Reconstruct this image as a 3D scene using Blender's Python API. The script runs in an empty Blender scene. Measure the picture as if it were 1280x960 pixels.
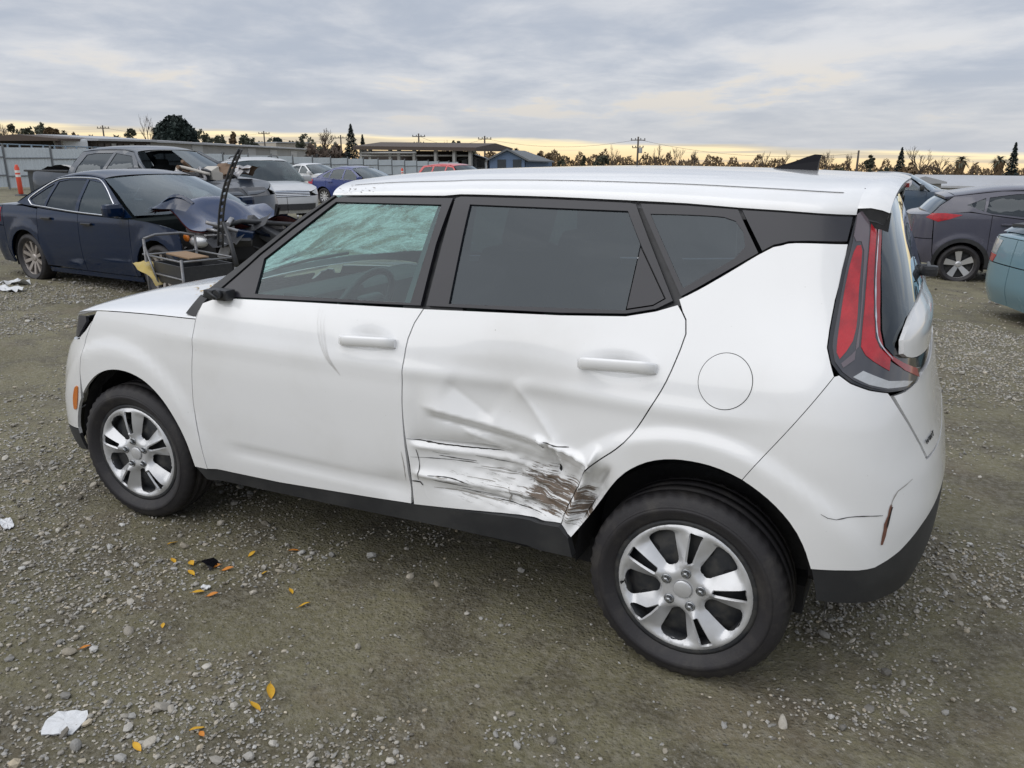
import bpy, bmesh, math, random
import numpy as np
from mathutils import Vector, Matrix
from mathutils.geometry import delaunay_2d_cdt

random.seed(7)
RNG = np.random.default_rng(11)
SC = bpy.context.scene
COL = SC.collection

# ------------------------------------------------------------------ camera, world, sun, exposure
CAM = np.array([.545, -3.110, 1.669])
YAW, PITCH, FPX = -.4777, math.atan(288 / 985), 985.0
cam_d = bpy.data.cameras.new('camera'); cam = bpy.data.objects.new('camera', cam_d); COL.objects.link(cam)
cam_d.sensor_width = 36; cam_d.lens = 36 * FPX / 1280
cam_d.clip_start = .05; cam_d.clip_end = 4000
cam.location = CAM
cam.rotation_euler = (math.pi / 2 - PITCH, 0, -YAW)
SC.camera = cam
SC.view_settings.view_transform = 'Standard'
SC.view_settings.look = 'None'
SC.view_settings.exposure = 0.06
SC.view_settings.gamma = 1.0

SUN_EL, SUN_AZ = math.radians(50), math.radians(210)     # azimuth clockwise from +y: behind the camera, a little left
sun_d = bpy.data.lights.new('sun', 'SUN'); sun = bpy.data.objects.new('sun', sun_d); COL.objects.link(sun)
sun_d.energy = 1.6; sun_d.angle = math.radians(75); sun_d.color = (1, .965, .92)
sdir = Vector((math.sin(SUN_AZ) * math.cos(SUN_EL), math.cos(SUN_AZ) * math.cos(SUN_EL), math.sin(SUN_EL)))
sun.rotation_euler = sdir.to_track_quat('Z', 'Y').to_euler()
sun.location = sdir * 50

world = bpy.data.worlds.new('World'); SC.world = world; world.use_nodes = True
WT = world.node_tree; WT.nodes.clear()
class NT:
    """small node-tree writer"""
    def __init__(s, t): s.t = t
    def n(s, typ, **kw):
        nd = s.t.nodes.new(typ)
        for k, v in kw.items():
            if k.startswith('i_'):
                key = k[2:]; key = int(key) if key.isdigit() else key.replace('_', ' ')
                nd.inputs[key].default_value = v
            else: setattr(nd, k, v)
        return nd
    def l(s, a, b): s.t.links.new(a, b)
    def val(s, x, sock):
        if hasattr(x, 'is_linked') or isinstance(x, bpy.types.NodeSocket): s.l(x, sock)
        else: sock.default_value = x
    def math(s, op, a, b=None, c=None, clamp=False):
        nd = s.n('ShaderNodeMath', operation=op, use_clamp=clamp)
        for i, x in enumerate((a, b, c)):
            if x is not None: s.val(x, nd.inputs[i])
        return nd.outputs[0]
    def mix(s, f, a, b, typ='MIX'):
        nd = s.n('ShaderNodeMix', data_type='RGBA', blend_type=typ)
        s.val(f, nd.inputs[0])
        for x, k in ((a, 6), (b, 7)):
            if isinstance(x, tuple): nd.inputs[k].default_value = x if len(x) == 4 else (*x, 1)
            else: s.l(x, nd.inputs[k])
        return nd.outputs[2]
    def ramp(s, f, a, b, o0=0., o1=1., smooth=True):
        nd = s.n('ShaderNodeMapRange', interpolation_type='SMOOTHSTEP' if smooth else 'LINEAR')
        s.val(f, nd.inputs[0]); nd.inputs[1].default_value = a; nd.inputs[2].default_value = b
        nd.inputs[3].default_value = o0; nd.inputs[4].default_value = o1
        return nd.outputs[0]
    def noise(s, vec, scale, detail=4, rough=.55, dist=0.):
        nd = s.n('ShaderNodeTexNoise', i_Scale=scale, i_Detail=detail, i_Roughness=rough, i_Distortion=dist)
        if vec is not None: s.l(vec, nd.inputs['Vector'])
        return nd.outputs[0]
    def mapv(s, vec, scale=(1, 1, 1), loc=(0, 0, 0), rot=(0, 0, 0)):
        nd = s.n('ShaderNodeMapping'); s.l(vec, nd.inputs[0])
        nd.inputs['Scale'].default_value = scale; nd.inputs['Location'].default_value = loc; nd.inputs['Rotation'].default_value = rot
        return nd.outputs[0]

def build_sky():
    N = NT(WT)
    tc = N.n('ShaderNodeTexCoord').outputs['Generated']
    sk = N.n('ShaderNodeTexSky', sky_type='NISHITA', sun_disc=False, sun_elevation=SUN_EL, sun_rotation=SUN_AZ)
    sep = N.n('ShaderNodeSeparateXYZ'); N.l(tc, sep.inputs[0])
    X, Y, Z = sep.outputs
    # the cloud deck seen in perspective: direction divided by elevation
    den = N.math('ADD', N.math('MAXIMUM', Z, 0.0), .13)
    px = N.math('DIVIDE', X, den); py = N.math('DIVIDE', Y, den)
    cmb = N.n('ShaderNodeCombineXYZ'); N.l(px, cmb.inputs[0]); N.l(py, cmb.inputs[1])
    P = N.mapv(cmb.outputs[0], rot=(0, 0, math.radians(-27)))
    n1 = N.noise(N.mapv(P, (.95, .85, 1)), 1.0, 7, .58, .3)
    n2 = N.noise(N.mapv(P, (2.8, 2.6, 1), (4, 2, 0)), 1.0, 6, .60, .3)
    n3 = N.noise(N.mapv(P, (.45, .45, 1), (9, 5, 0)), 1.0, 4, .55, .2)
    bil = N.math('ADD', N.math('ADD', N.math('MULTIPLY', n1, .45), N.math('MULTIPLY', n2, .20)), N.math('MULTIPLY', n3, .35))
    lum = N.ramp(bil, .40, .60)
    cl = N.mix(lum, (4.55, 5.0, 5.85), (7.2, 7.3, 7.6))
    # warm lit cloud edges low in the sky
    warm = N.math('MULTIPLY', N.ramp(bil, .525, .575), N.math('MULTIPLY', N.ramp(Z, .020, .05), N.ramp(Z, .13, .06)))
    cl = N.mix(N.math('MULTIPLY', warm, .6), cl, (8.3, 7.3, 5.9))
    # overcast deck brightens towards the zenith
    gain = N.ramp(Z, .12, .75, 1.0, 1.5)
    hi = N.noise(N.mapv(tc, (2.6, 2.6, 5.5), (3, 1, 0)), 1.0, 5, .6, .8)
    cl = N.mix(N.math('MULTIPLY', N.ramp(hi, .62, .40), N.ramp(Z, .10, .35, 0., .62)), cl, (2.3, 2.8, 3.6))
    vm = N.n('ShaderNodeVectorMath', operation='SCALE'); N.l(cl, vm.inputs[0]); N.l(gain, vm.inputs[3])
    cl = vm.outputs[0]
    # pale strip just above the horizon where the deck ends, brightest towards the sunset
    az = N.math('ADD', N.math('MULTIPLY', X, math.sin(math.radians(-18))), N.math('MULTIPLY', Y, math.cos(math.radians(-18))))
    sunset = N.ramp(az, -.1, .95)
    nb = N.noise(N.mapv(tc, (5, 5, 60)), 1.0, 4, .6, .3)
    tilt = N.math('MULTIPLY', N.math('ADD', N.math('MULTIPLY', X, .887), N.math('MULTIPLY', Y, .46)), -.030)
    zt = N.math('SUBTRACT', N.math('ADD', Z, N.math('MULTIPLY', N.math('SUBTRACT', nb, .5), .016)), tilt)
    band = N.ramp(zt, .0185, .0125)
    glow = N.mix(N.ramp(zt, -.02, .018), (10.0, 6.4, 3.0), (11.2, 9.6, 6.2))
    glow = N.mix(sunset, (6.0, 5.9, 5.9), glow)
    streak = N.ramp(N.noise(N.mapv(tc, (3, 3, 110), (2, 1, 0)), 1.0, 3, .5), .50, .62)
    glow = N.mix(N.math('MULTIPLY', streak, .55), glow, (4.0, 3.9, 4.1))
    # haze layer under the deck
    cl = N.mix(N.math('MULTIPLY', N.ramp(Z, .10, .015), .55), cl, (5.6, 5.75, 6.05))
    c = N.mix(band, cl, glow)
    c = N.mix(.95, sk.outputs[0], c)
    # what lies under the horizon (only ever seen by bounced light)
    c = N.mix(N.ramp(Z, -.02, -.05), c, (.8, .75, .65))
    bg = N.n('ShaderNodeBackground', i_Strength=.10); N.l(c, bg.inputs[0])
    out = N.n('ShaderNodeOutputWorld'); N.l(bg.outputs[0], out.inputs[0])
build_sky()

# ------------------------------------------------------------------ object helpers
def link(o, parent=None):
    COL.objects.link(o)
    if parent is not None: o.parent = parent
    return o
def tag(o, label=None, cat=None, group=None, kind=None):
    for k, v in (('label', label), ('category', cat), ('group', group), ('kind', kind)):
        if v: o[k] = v
    return o
def thing(name, label, cat, loc=(0, 0, 0), rz=0., group=None):
    o = bpy.data.objects.new(name, None); link(o)
    o.location = loc; o.rotation_euler = (0, 0, rz); o.empty_display_size = .2
    return tag(o, label, cat, group)
def copy_tree(o, parent=None):
    c = o.copy(); COL.objects.link(c)
    c.parent = parent
    for ch in o.children: copy_tree(ch, c)
    return c
def holder(name, parent, loc=(0, 0, 0)):
    o = bpy.data.objects.new(name, None); link(o, parent); o.location = loc; o.empty_display_size = .1
    return o

class MB:
    """collects shapes into one mesh"""
    def __init__(s): s.v = []; s.f = []; s.sm = []
    def add(s, V, F, smooth=False, M=None):
        b = len(s.v)
        if M is not None: V = [tuple(M @ Vector(p)) for p in V]
        s.v += [tuple(map(float, p)) for p in V]
        s.f += [tuple(b + i for i in f) for f in F]
        s.sm += [smooth] * len(F)
        return s
    def box(s, c, d, M=None, bev=0.):
        x, y, z = d[0] / 2, d[1] / 2, d[2] / 2
        if bev <= 0:
            V = [(c[0] + i * x, c[1] + j * y, c[2] + k * z) for k in (-1, 1) for j in (-1, 1) for i in (-1, 1)]
            F = [(0, 2, 3, 1), (4, 5, 7, 6), (0, 1, 5, 4), (2, 6, 7, 3), (0, 4, 6, 2), (1, 3, 7, 5)]
            return s.add(V, F, False, M)
        bev = min(bev, x * .9, y * .9, z * .9); V = []
        for sz in (-1, 1):
            for (a, bb) in ((x, y),):
                pass
        bm = bmesh.new(); bmesh.ops.create_cube(bm, size=1)
        for v in bm.verts: v.co = Vector((c[0] + v.co.x * 2 * x, c[1] + v.co.y * 2 * y, c[2] + v.co.z * 2 * z))
        bmesh.ops.bevel(bm, geom=bm.edges[:], offset=bev, segments=2, affect='EDGES', profile=.7)
        bm.verts.index_update()
        s.add([v.co[:] for v in bm.verts], [[v.index for v in f.verts] for f in bm.faces], False, M); bm.free()
        return s
    def tube(s, pts, r, n=8, cap=True, smooth=True):
        pts = [np.array(p, float) for p in pts]; rs = r if isinstance(r, (list, tuple)) else [r] * len(pts)
        V = []; prev = None
        for i, p in enumerate(pts):
            t = pts[min(i + 1, len(pts) - 1)] - pts[max(i - 1, 0)]; t = t / (np.linalg.norm(t) + 1e-9)
            if prev is None:
                a = np.array([0, 0, 1.]) if abs(t[2]) < .9 else np.array([1., 0, 0])
            else: a = prev
            a = a - t * (a @ t); a = a / (np.linalg.norm(a) + 1e-9); prev = a; b = np.cross(t, a)
            for k in range(n):
                q = 2 * math.pi * k / n; V.append(p + rs[i] * (a * math.cos(q) + b * math.sin(q)))
        F = [(i * n + k, i * n + (k + 1) % n, (i + 1) * n + (k + 1) % n, (i + 1) * n + k) for i in range(len(pts) - 1) for k in range(n)]
        s.add(V, F, smooth)
        if cap:
            b = len(s.v) - len(V)
            s.f += [tuple(b + k for k in range(n - 1, -1, -1)), tuple(b + (len(pts) - 1) * n + k for k in range(n))]; s.sm += [False, False]
        return s
    def lathe(s, prof, n=48, axis='y', c=(0, 0, 0), smooth=True):
        V = []
        for (r, h) in prof:
            for k in range(n):
                q = 2 * math.pi * k / n
                p = (r * math.cos(q), h, r * math.sin(q)) if axis == 'y' else (r * math.cos(q), r * math.sin(q), h)
                V.append((p[0] + c[0], p[1] + c[1], p[2] + c[2]))
        F = [(i * n + k, i * n + (k + 1) % n, (i + 1) * n + (k + 1) % n, (i + 1) * n + k) for i in range(len(prof) - 1) for k in range(n)]
        return s.add(V, F, smooth)
    def prism(s, poly, y0, y1, axis='y', M=None):
        n = len(poly)
        mk = (lambda p, h: (p[0], h, p[1])) if axis == 'y' else ((lambda p, h: (h, p[0], p[1])) if axis == 'x' else (lambda p, h: (p[0], p[1], h)))
        V = [mk(p, y0) for p in poly] + [mk(p, y1) for p in poly]
        F = [tuple(range(n)), tuple(range(2 * n - 1, n - 1, -1))] + [(i, i + n, (i + 1) % n + n, (i + 1) % n) for i in range(n)]
        return s.add(V, F, False, M)
    def grid(s, P, smooth=True, flip=False):
        P = np.asarray(P); a, b = P.shape[:2]
        F = [(i * b + j, (i + 1) * b + j, (i + 1) * b + j + 1, i * b + j + 1) for i in range(a - 1) for j in range(b - 1)]
        if flip: F = [f[::-1] for f in F]
        return s.add(P.reshape(-1, 3), F, smooth)
    def build(s, name, mat, parent=None, fixn=False):
        me = bpy.data.meshes.new(name); me.from_pydata(s.v, [], s.f)
        for m in (mat if isinstance(mat, (list, tuple)) else [mat]): me.materials.append(m)
        me.polygons.foreach_set('use_smooth', s.sm)
        if fixn:
            bm = bmesh.new(); bm.from_mesh(me); bmesh.ops.recalc_face_normals(bm, faces=bm.faces[:]); bm.to_mesh(me); bm.free()
        me.update()
        return link(bpy.data.objects.new(name, me), parent)

def catmull(pts, step, closed=False):
    pts = [np.array(p, float) for p in pts]; n = len(pts); out = []
    rng = range(n) if closed else range(n - 1)
    for i in rng:
        p1, p2 = pts[i], pts[(i + 1) % n]
        p0 = pts[i - 1] if (closed or i > 0) else p1 - (p2 - p1)
        p3 = pts[(i + 2) % n] if (closed or i + 2 < n) else p2 + (p2 - p1)
        k = max(1, int(np.linalg.norm(p2 - p1) / step))
        for j in range(k):
            t = j / k
            out.append(.5 * (2 * p1 + (p2 - p0) * t + (2 * p0 - 5 * p1 + 4 * p2 - p3) * t * t + (3 * p1 - p0 - 3 * p2 + p3) * t ** 3))
    if not closed: out.append(pts[-1])
    return [tuple(p) for p in out]
def inside(poly, P):
    x, y = P[:, 0], P[:, 1]; c = np.zeros(len(P), bool); n = len(poly)
    for i in range(n):
        x0, y0 = poly[i]; x1, y1 = poly[(i + 1) % n]
        if y0 == y1: continue
        m = ((y0 > y) != (y1 > y)) & (x < (x1 - x0) * (y - y0) / (y1 - y0) + x0); c ^= m
    return c
def dist_poly(poly, P):
    d = np.full(len(P), 1e9)
    for i in range(len(poly)):
        a = np.array(poly[i]); b = np.array(poly[(i + 1) % len(poly)]); ab = b - a; L = ab @ ab + 1e-12
        t = np.clip(((P - a) @ ab) / L, 0, 1); q = a + t[:, None] * ab
        d = np.minimum(d, np.hypot(P[:, 0] - q[:, 0], P[:, 1] - q[:, 1]))
    return d
def area(poly): return .5 * sum(poly[i - 1][0] * poly[i][1] - poly[i][0] * poly[i - 1][1] for i in range(len(poly)))
def dense(poly, step):
    out = []; n = len(poly)
    for i in range(n):
        a = np.array(poly[i], float); b = np.array(poly[(i + 1) % n], float); k = max(1, int(np.ceil(np.linalg.norm(b - a) / step)))
        out += [tuple(a + (b - a) * j / k) for j in range(k)]
    return out
def shrink(poly, g):
    if area(poly) < 0: poly = poly[::-1]
    n = len(poly); out = []
    for i in range(n):
        a, b, c = (np.array(poly[(i + k) % n], float) for k in (-1, 0, 1))
        e1 = (b - a) / (np.linalg.norm(b - a) + 1e-9); e2 = (c - b) / (np.linalg.norm(c - b) + 1e-9)
        n1 = np.array([-e1[1], e1[0]]); n2 = np.array([-e2[1], e2[0]])
        m = n1 + n2; L = m @ m
        m = m * (2 / L) if L > .35 else n1
        out.append(tuple(b + m * g))
    return out
def panel(name, poly, surf, nrm, mat, parent=None, step=.04, gap=.002, depth=.014, off=0., holes=(), mirror=False, bstep=None, disp=None, rnd=.003):
    """a sheet cut to a 2-D outline, laid on a surface, its rim turned inwards"""
    bstep = bstep or step
    outer = dense(shrink(poly, gap), bstep)
    hs = [dense(shrink(h, -gap)[::-1], bstep) for h in holes]
    loops = [outer] + hs
    pts = []; edges = []; lids = []
    for lp in loops:
        b = len(pts); pts += lp; edges += [(b + i, b + (i + 1) % len(lp)) for i in range(len(lp))]; lids.append((b, len(lp)))
    A = np.array(outer); lo, hi = A.min(0), A.max(0)
    gx = np.arange(lo[0] + step * .5, hi[0], step); gy = np.arange(lo[1] + step * .43, hi[1], step * .87)
    G = np.stack(np.meshgrid(gx, gy, indexing='ij'), -1); G[:, 1::2, 0] += step * .5; G = G.reshape(-1, 2)
    if len(G):
        m = inside(outer, G) & (dist_poly(outer, G) > step * .45)
        for h in hs: m &= ~inside(h, G) & (dist_poly(h, G) > step * .45)
        G = G[m]
    nb = len(pts)
    vin = [Vector(p) for p in pts] + [Vector(p) for p in G]
    vo, _, fo, ov, _, _ = delaunay_2d_cdt(vin, edges, [], 1, 1e-6)
    C = np.array([[p.x, p.y] for p in vo])
    fo = [f for f in fo]
    if hs:
        cen = np.array([(C[f[0]] + C[f[1]] + C[f[2]]) / 3 for f in fo]); keep = np.ones(len(fo), bool)
        for h in hs: keep &= ~inside(h, cen)
        fo = [f for f, k in zip(fo, keep) if k]
    # triangle winding: outward
    P = surf(C[:, 0], C[:, 1]); Nn = nrm(C[:, 0], C[:, 1])
    if disp is not None: P = P + disp(C[:, 0], C[:, 1])
    P = P + Nn * off
    # map input boundary verts to output ids
    o2 = {}
    for oi, ins in enumerate(ov):
        for i in ins:
            if i not in o2: o2[i] = oi
    F = []
    for f in fo:
        a, b, c = f[0], f[1], f[2]
        if np.cross(P[b] - P[a], P[c] - P[a]) @ Nn[a] < 0: f = f[::-1]
        F.append(tuple(f))
    V = [tuple(p) for p in P]; sm = [True] * len(F); sharp = set()
    if depth > 0:
        for (b, n) in lids:
            ids = [o2.get(b + i) for i in range(n)]
            if None in ids: continue
            i2 = []
            for k in ids:
                i2.append(len(V)); V.append(tuple(P[k] - Nn[k] * depth))
            i1 = ids
            for i in range(n):
                j = (i + 1) % n
                F.append((i1[i], i1[j], i2[j], i2[i])); sm.append(False)
                sharp.add((min(i1[i], i1[j]), max(i1[i], i1[j])))
    if mirror:
        V = [(p[0], -p[1], p[2]) for p in V]; F = [f[::-1] for f in F]
    me = bpy.data.meshes.new(name); me.from_pydata(V, [], F)
    for m in (mat if isinstance(mat, (list, tuple)) else [mat]): me.materials.append(m)
    me.polygons.foreach_set('use_smooth', sm)
    if sharp:
        at = me.attributes.new('sharp_edge', 'BOOLEAN', 'EDGE')
        fl = [tuple(sorted(e.vertices)) in sharp for e in me.edges]
        at.data.foreach_set('value', fl)
    me.update()
    return link(bpy.data.objects.new(name, me), parent)

def pchip(xs, ys):
    xs = np.array(xs, float); ys = np.array(ys, float); n = len(xs)
    h = np.diff(xs); d = np.diff(ys) / h; m = np.zeros(n)
    for i in range(1, n - 1):
        if d[i - 1] * d[i] > 0:
            w1 = 2 * h[i] + h[i - 1]; w2 = h[i] + 2 * h[i - 1]
            m[i] = (w1 + w2) / (w1 / d[i - 1] + w2 / d[i])
    m[0] = d[0]; m[-1] = d[-1]
    def f(x):
        x = np.clip(np.asarray(x, float), xs[0], xs[-1])
        i = np.clip(np.searchsorted(xs, x) - 1, 0, n - 2)
        t = (x - xs[i]) / h[i]; t2 = t * t; t3 = t2 * t
        return (2 * t3 - 3 * t2 + 1) * ys[i] + (t3 - 2 * t2 + t) * h[i] * m[i] + (-2 * t3 + 3 * t2) * ys[i + 1] + (t3 - t2) * h[i] * m[i + 1]
    return f
def sstep(a, b, x):
    t = np.clip((np.asarray(x, float) - a) / (b - a), 0, 1); return t * t * (3 - 2 * t)

class Shell:
    """left half of a car body: u runs along the side and on round both ends, z is height; front towards -x"""
    def __init__(s, W, XR, XF, rear, front, arches=(), extra=None):
        s.W = pchip(*W); s.XR = pchip(*XR); s.XF = pchip(*XF)
        s.U0R, s.LR, s.NR = rear; s.U0F, s.LF, s.NF = front; s.arches = arches; s.extra = extra
    def P(s, u, z):
        u = np.asarray(u, float); z = np.asarray(z, float)
        shp = np.broadcast(u, z).shape; u, z = np.broadcast_arrays(np.atleast_1d(u), np.atleast_1d(z))
        w = s.W(z)
        if s.extra is not None: w = s.extra(w, u, z)
        for (ux, uz, r0, amt) in s.arches:
            r = np.hypot(u - ux, z - uz)
            w = w + amt * (1 - sstep(r0 - .025, r0 + .03, r)) * sstep(.18, .30, z)
        x = u.copy(); y = -w
        for (m, U0, L, n, E, sg) in ((u > s.U0R, s.U0R, s.LR, s.NR, s.XR, 1), (u < s.U0F, s.U0F, s.LF, s.NF, s.XF, -1)):
            if m.any():
                ph = np.clip(sg * (u[m] - U0) / L, 0, 1) * math.pi / 2
                A = E(z[m]) - U0
                r = (np.cos(ph) ** n + np.sin(ph) ** n) ** (-1 / n)
                x[m] = U0 + A * np.sin(ph) * r; y[m] = -w[m] * np.cos(ph) * r
        return np.stack([x, y, z], -1).reshape(shp + (3,))
    def N(s, u, z, h=2e-3):
        u = np.asarray(u, float); z = np.asarray(z, float)
        a = s.P(np.minimum(u + h, s.U0R + s.LR), z) - s.P(np.maximum(u - h, s.U0F - s.LF), z); b = s.P(u, z + h) - s.P(u, z - h)
        n = np.cross(a, b); n /= (np.linalg.norm(n, axis=-1, keepdims=True) + 1e-12)
        return n

def strip(E, ny=17, crown=None, bow=None, p=2.2, q=.75, close=True):
    """sheet from a left edge curve across to its mirror image; crown lifts, bow pushes along x (per station)"""
    E = np.asarray(E, float); n = len(E)
    t = np.sin(np.linspace(-1, 1, ny) * math.pi / 2)
    c = np.broadcast_to(np.asarray(crown if crown is not None else 0., float), (n,)); b = np.broadcast_to(np.asarray(bow if bow is not None else 0., float), (n,))
    sh = (1 - np.abs(t) ** p) ** q
    P = np.zeros((n, ny, 3))
    P[:, :, 0] = E[:, 0:1] + b[:, None] * (1 - t ** 2)
    P[:, :, 1] = -E[:, 1:2] * t[None] * -1
    P[:, :, 2] = E[:, 2:3] + c[:, None] * sh
    return P

# ------------------------------------------------------------------ where the ground lies
Rh = np.array([math.cos(YAW), -math.sin(YAW)]); Fh = np.array([math.sin(YAW), math.cos(YAW)])
DIPS = []          # shallow hollows: (x, y, radius, depth)
def zg(x, y):
    x = np.asarray(x, float); y = np.asarray(y, float)
    dx, dy = x - CAM[0], y - CAM[1]
    s = dx * Rh[0] + dy * Rh[1]; d = dx * Fh[0] + dy * Fh[1]
    w = sstep(3.5, 9, np.hypot(x + 1.3, y))
    z = w * (-.029 * s - .0137 * d)
    z = np.where(np.hypot(dx, dy) > 400, np.minimum(z, z), z)
    for (a, b, r, h) in DIPS: z = z - h * (1 - sstep(r * .6, r * 1.5, np.hypot(x - a, y - b)))
    return z
def bearing(k, d):
    """a spot on the ground: k = sideways/forward seen from the photographer in pixels of the 1280-wide photo, d = forward metres"""
    s = (k - 640) / FPX * d * .96
    p = CAM[:2] + Rh * s + Fh * d
    return float(p[0]), float(p[1]), float(zg(p[0], p[1]))

def spot(k, v, d):
    """a point in the air: bearing k, height v (photo pixels), forward metres d"""
    p = CAM[:2] + Rh * ((k - 640) / FPX * d * .96) + Fh * d
    return np.array([p[0], p[1], CAM[2] + (192 - v) * d / 1069])
_cp, _sp = math.cos(PITCH), math.sin(PITCH)
def on_ground(k, v):
    fw = np.array([Fh[0] * _cp, Fh[1] * _cp, -_sp]); up = np.array([Fh[0] * _sp, Fh[1] * _sp, _cp]); rt = np.array([Rh[0], Rh[1], 0])
    d = fw + (k - 640) / FPX * rt - (v - 480) / FPX * up; z = 0.
    for _ in range(40):
        p = CAM + d * (z - CAM[2]) / d[2]; z = .5 * z + .5 * float(zg(p[0], p[1]) + relief(p[0], p[1]))
    return p[0], p[1], z

# ------------------------------------------------------------------ materials
MATS = {}
def mat(name, col, rough=.5, metal=0., coat=0., spec=.5, bump=None, vary=None, extra=None):
    if name in MATS: return MATS[name]
    m = bpy.data.materials.new(name); m.use_nodes = True; t = m.node_tree; N = NT(t)
    b = t.nodes['Principled BSDF']
    b.inputs['Base Color'].default_value = (*col, 1); b.inputs['Roughness'].default_value = rough
    b.inputs['Metallic'].default_value = metal; b.inputs['Coat Weight'].default_value = coat; b.inputs['Coat Roughness'].default_value = .06
    b.inputs['Specular IOR Level'].default_value = spec
    tc = N.n('ShaderNodeTexCoord').outputs['Object']
    if vary:                                   # (scale, amount, second colour)
        sc, am, c2 = vary
        f = N.math('MULTIPLY', N.ramp(N.noise(tc, sc, 6, .62), .38, .68), am)
        N.l(N.mix(f, (*col, 1), (*c2, 1)), b.inputs['Base Color'])
        N.l(N.math('ADD', rough, N.math('MULTIPLY', f, .25)), b.inputs['Roughness'])
    if bump:                                   # (scale, distance)
        bp = N.n('ShaderNodeBump', i_Strength=.6, i_Distance=bump[1]); N.l(N.noise(tc, bump[0], 5, .6), bp.inputs['Height'])
        N.l(bp.outputs[0], b.inputs['Normal'])
    if extra: extra(N, b, tc)
    MATS[name] = m
    return m
def glass(name, tint, trans=.6, rough=.0, refl=1.0):
    """tinted pane: part see-through, the rest a clear mirror by Fresnel over a dark body"""
    if name in MATS: return MATS[name]
    m = bpy.data.materials.new(name); m.use_nodes = True; t = m.node_tree; N = NT(t); t.nodes.clear()
    tr = N.n('ShaderNodeBsdfTransparent'); tr.inputs[0].default_value = (*tint, 1)
    df = N.n('ShaderNodeBsdfDiffuse'); df.inputs[0].default_value = (tint[0] * .10, tint[1] * .10, tint[2] * .10, 1)
    mx = N.n('ShaderNodeMixShader'); mx.inputs[0].default_value = trans; N.l(df.outputs[0], mx.inputs[1]); N.l(tr.outputs[0], mx.inputs[2])
    gl = N.n('ShaderNodeBsdfGlossy'); gl.inputs['Roughness'].default_value = rough; gl.inputs[0].default_value = (.86, .94, 1, 1)
    lw = N.n('ShaderNodeLayerWeight', i_Blend=.5)
    fr = N.math('ADD', N.math('MULTIPLY', N.math('POWER', lw.outputs['Facing'], 5.), .95), .042)
    tc = N.n('ShaderNodeTexCoord').outputs['Object']
    bp = N.n('ShaderNodeBump', i_Strength=.12, i_Distance=.02); N.l(N.noise(tc, 3.0, 2, .5), bp.inputs['Height'])
    N.l(bp.outputs[0], gl.inputs['Normal']);
    m2 = N.n('ShaderNodeMixShader'); N.l(N.math('MULTIPLY', fr, refl, clamp=True), m2.inputs[0]); N.l(mx.outputs[0], m2.inputs[1]); N.l(gl.outputs[0], m2.inputs[2])
    o = N.n('ShaderNodeOutputMaterial'); N.l(m2.outputs[0], o.inputs[0])
    MATS[name] = m
    return m
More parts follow.
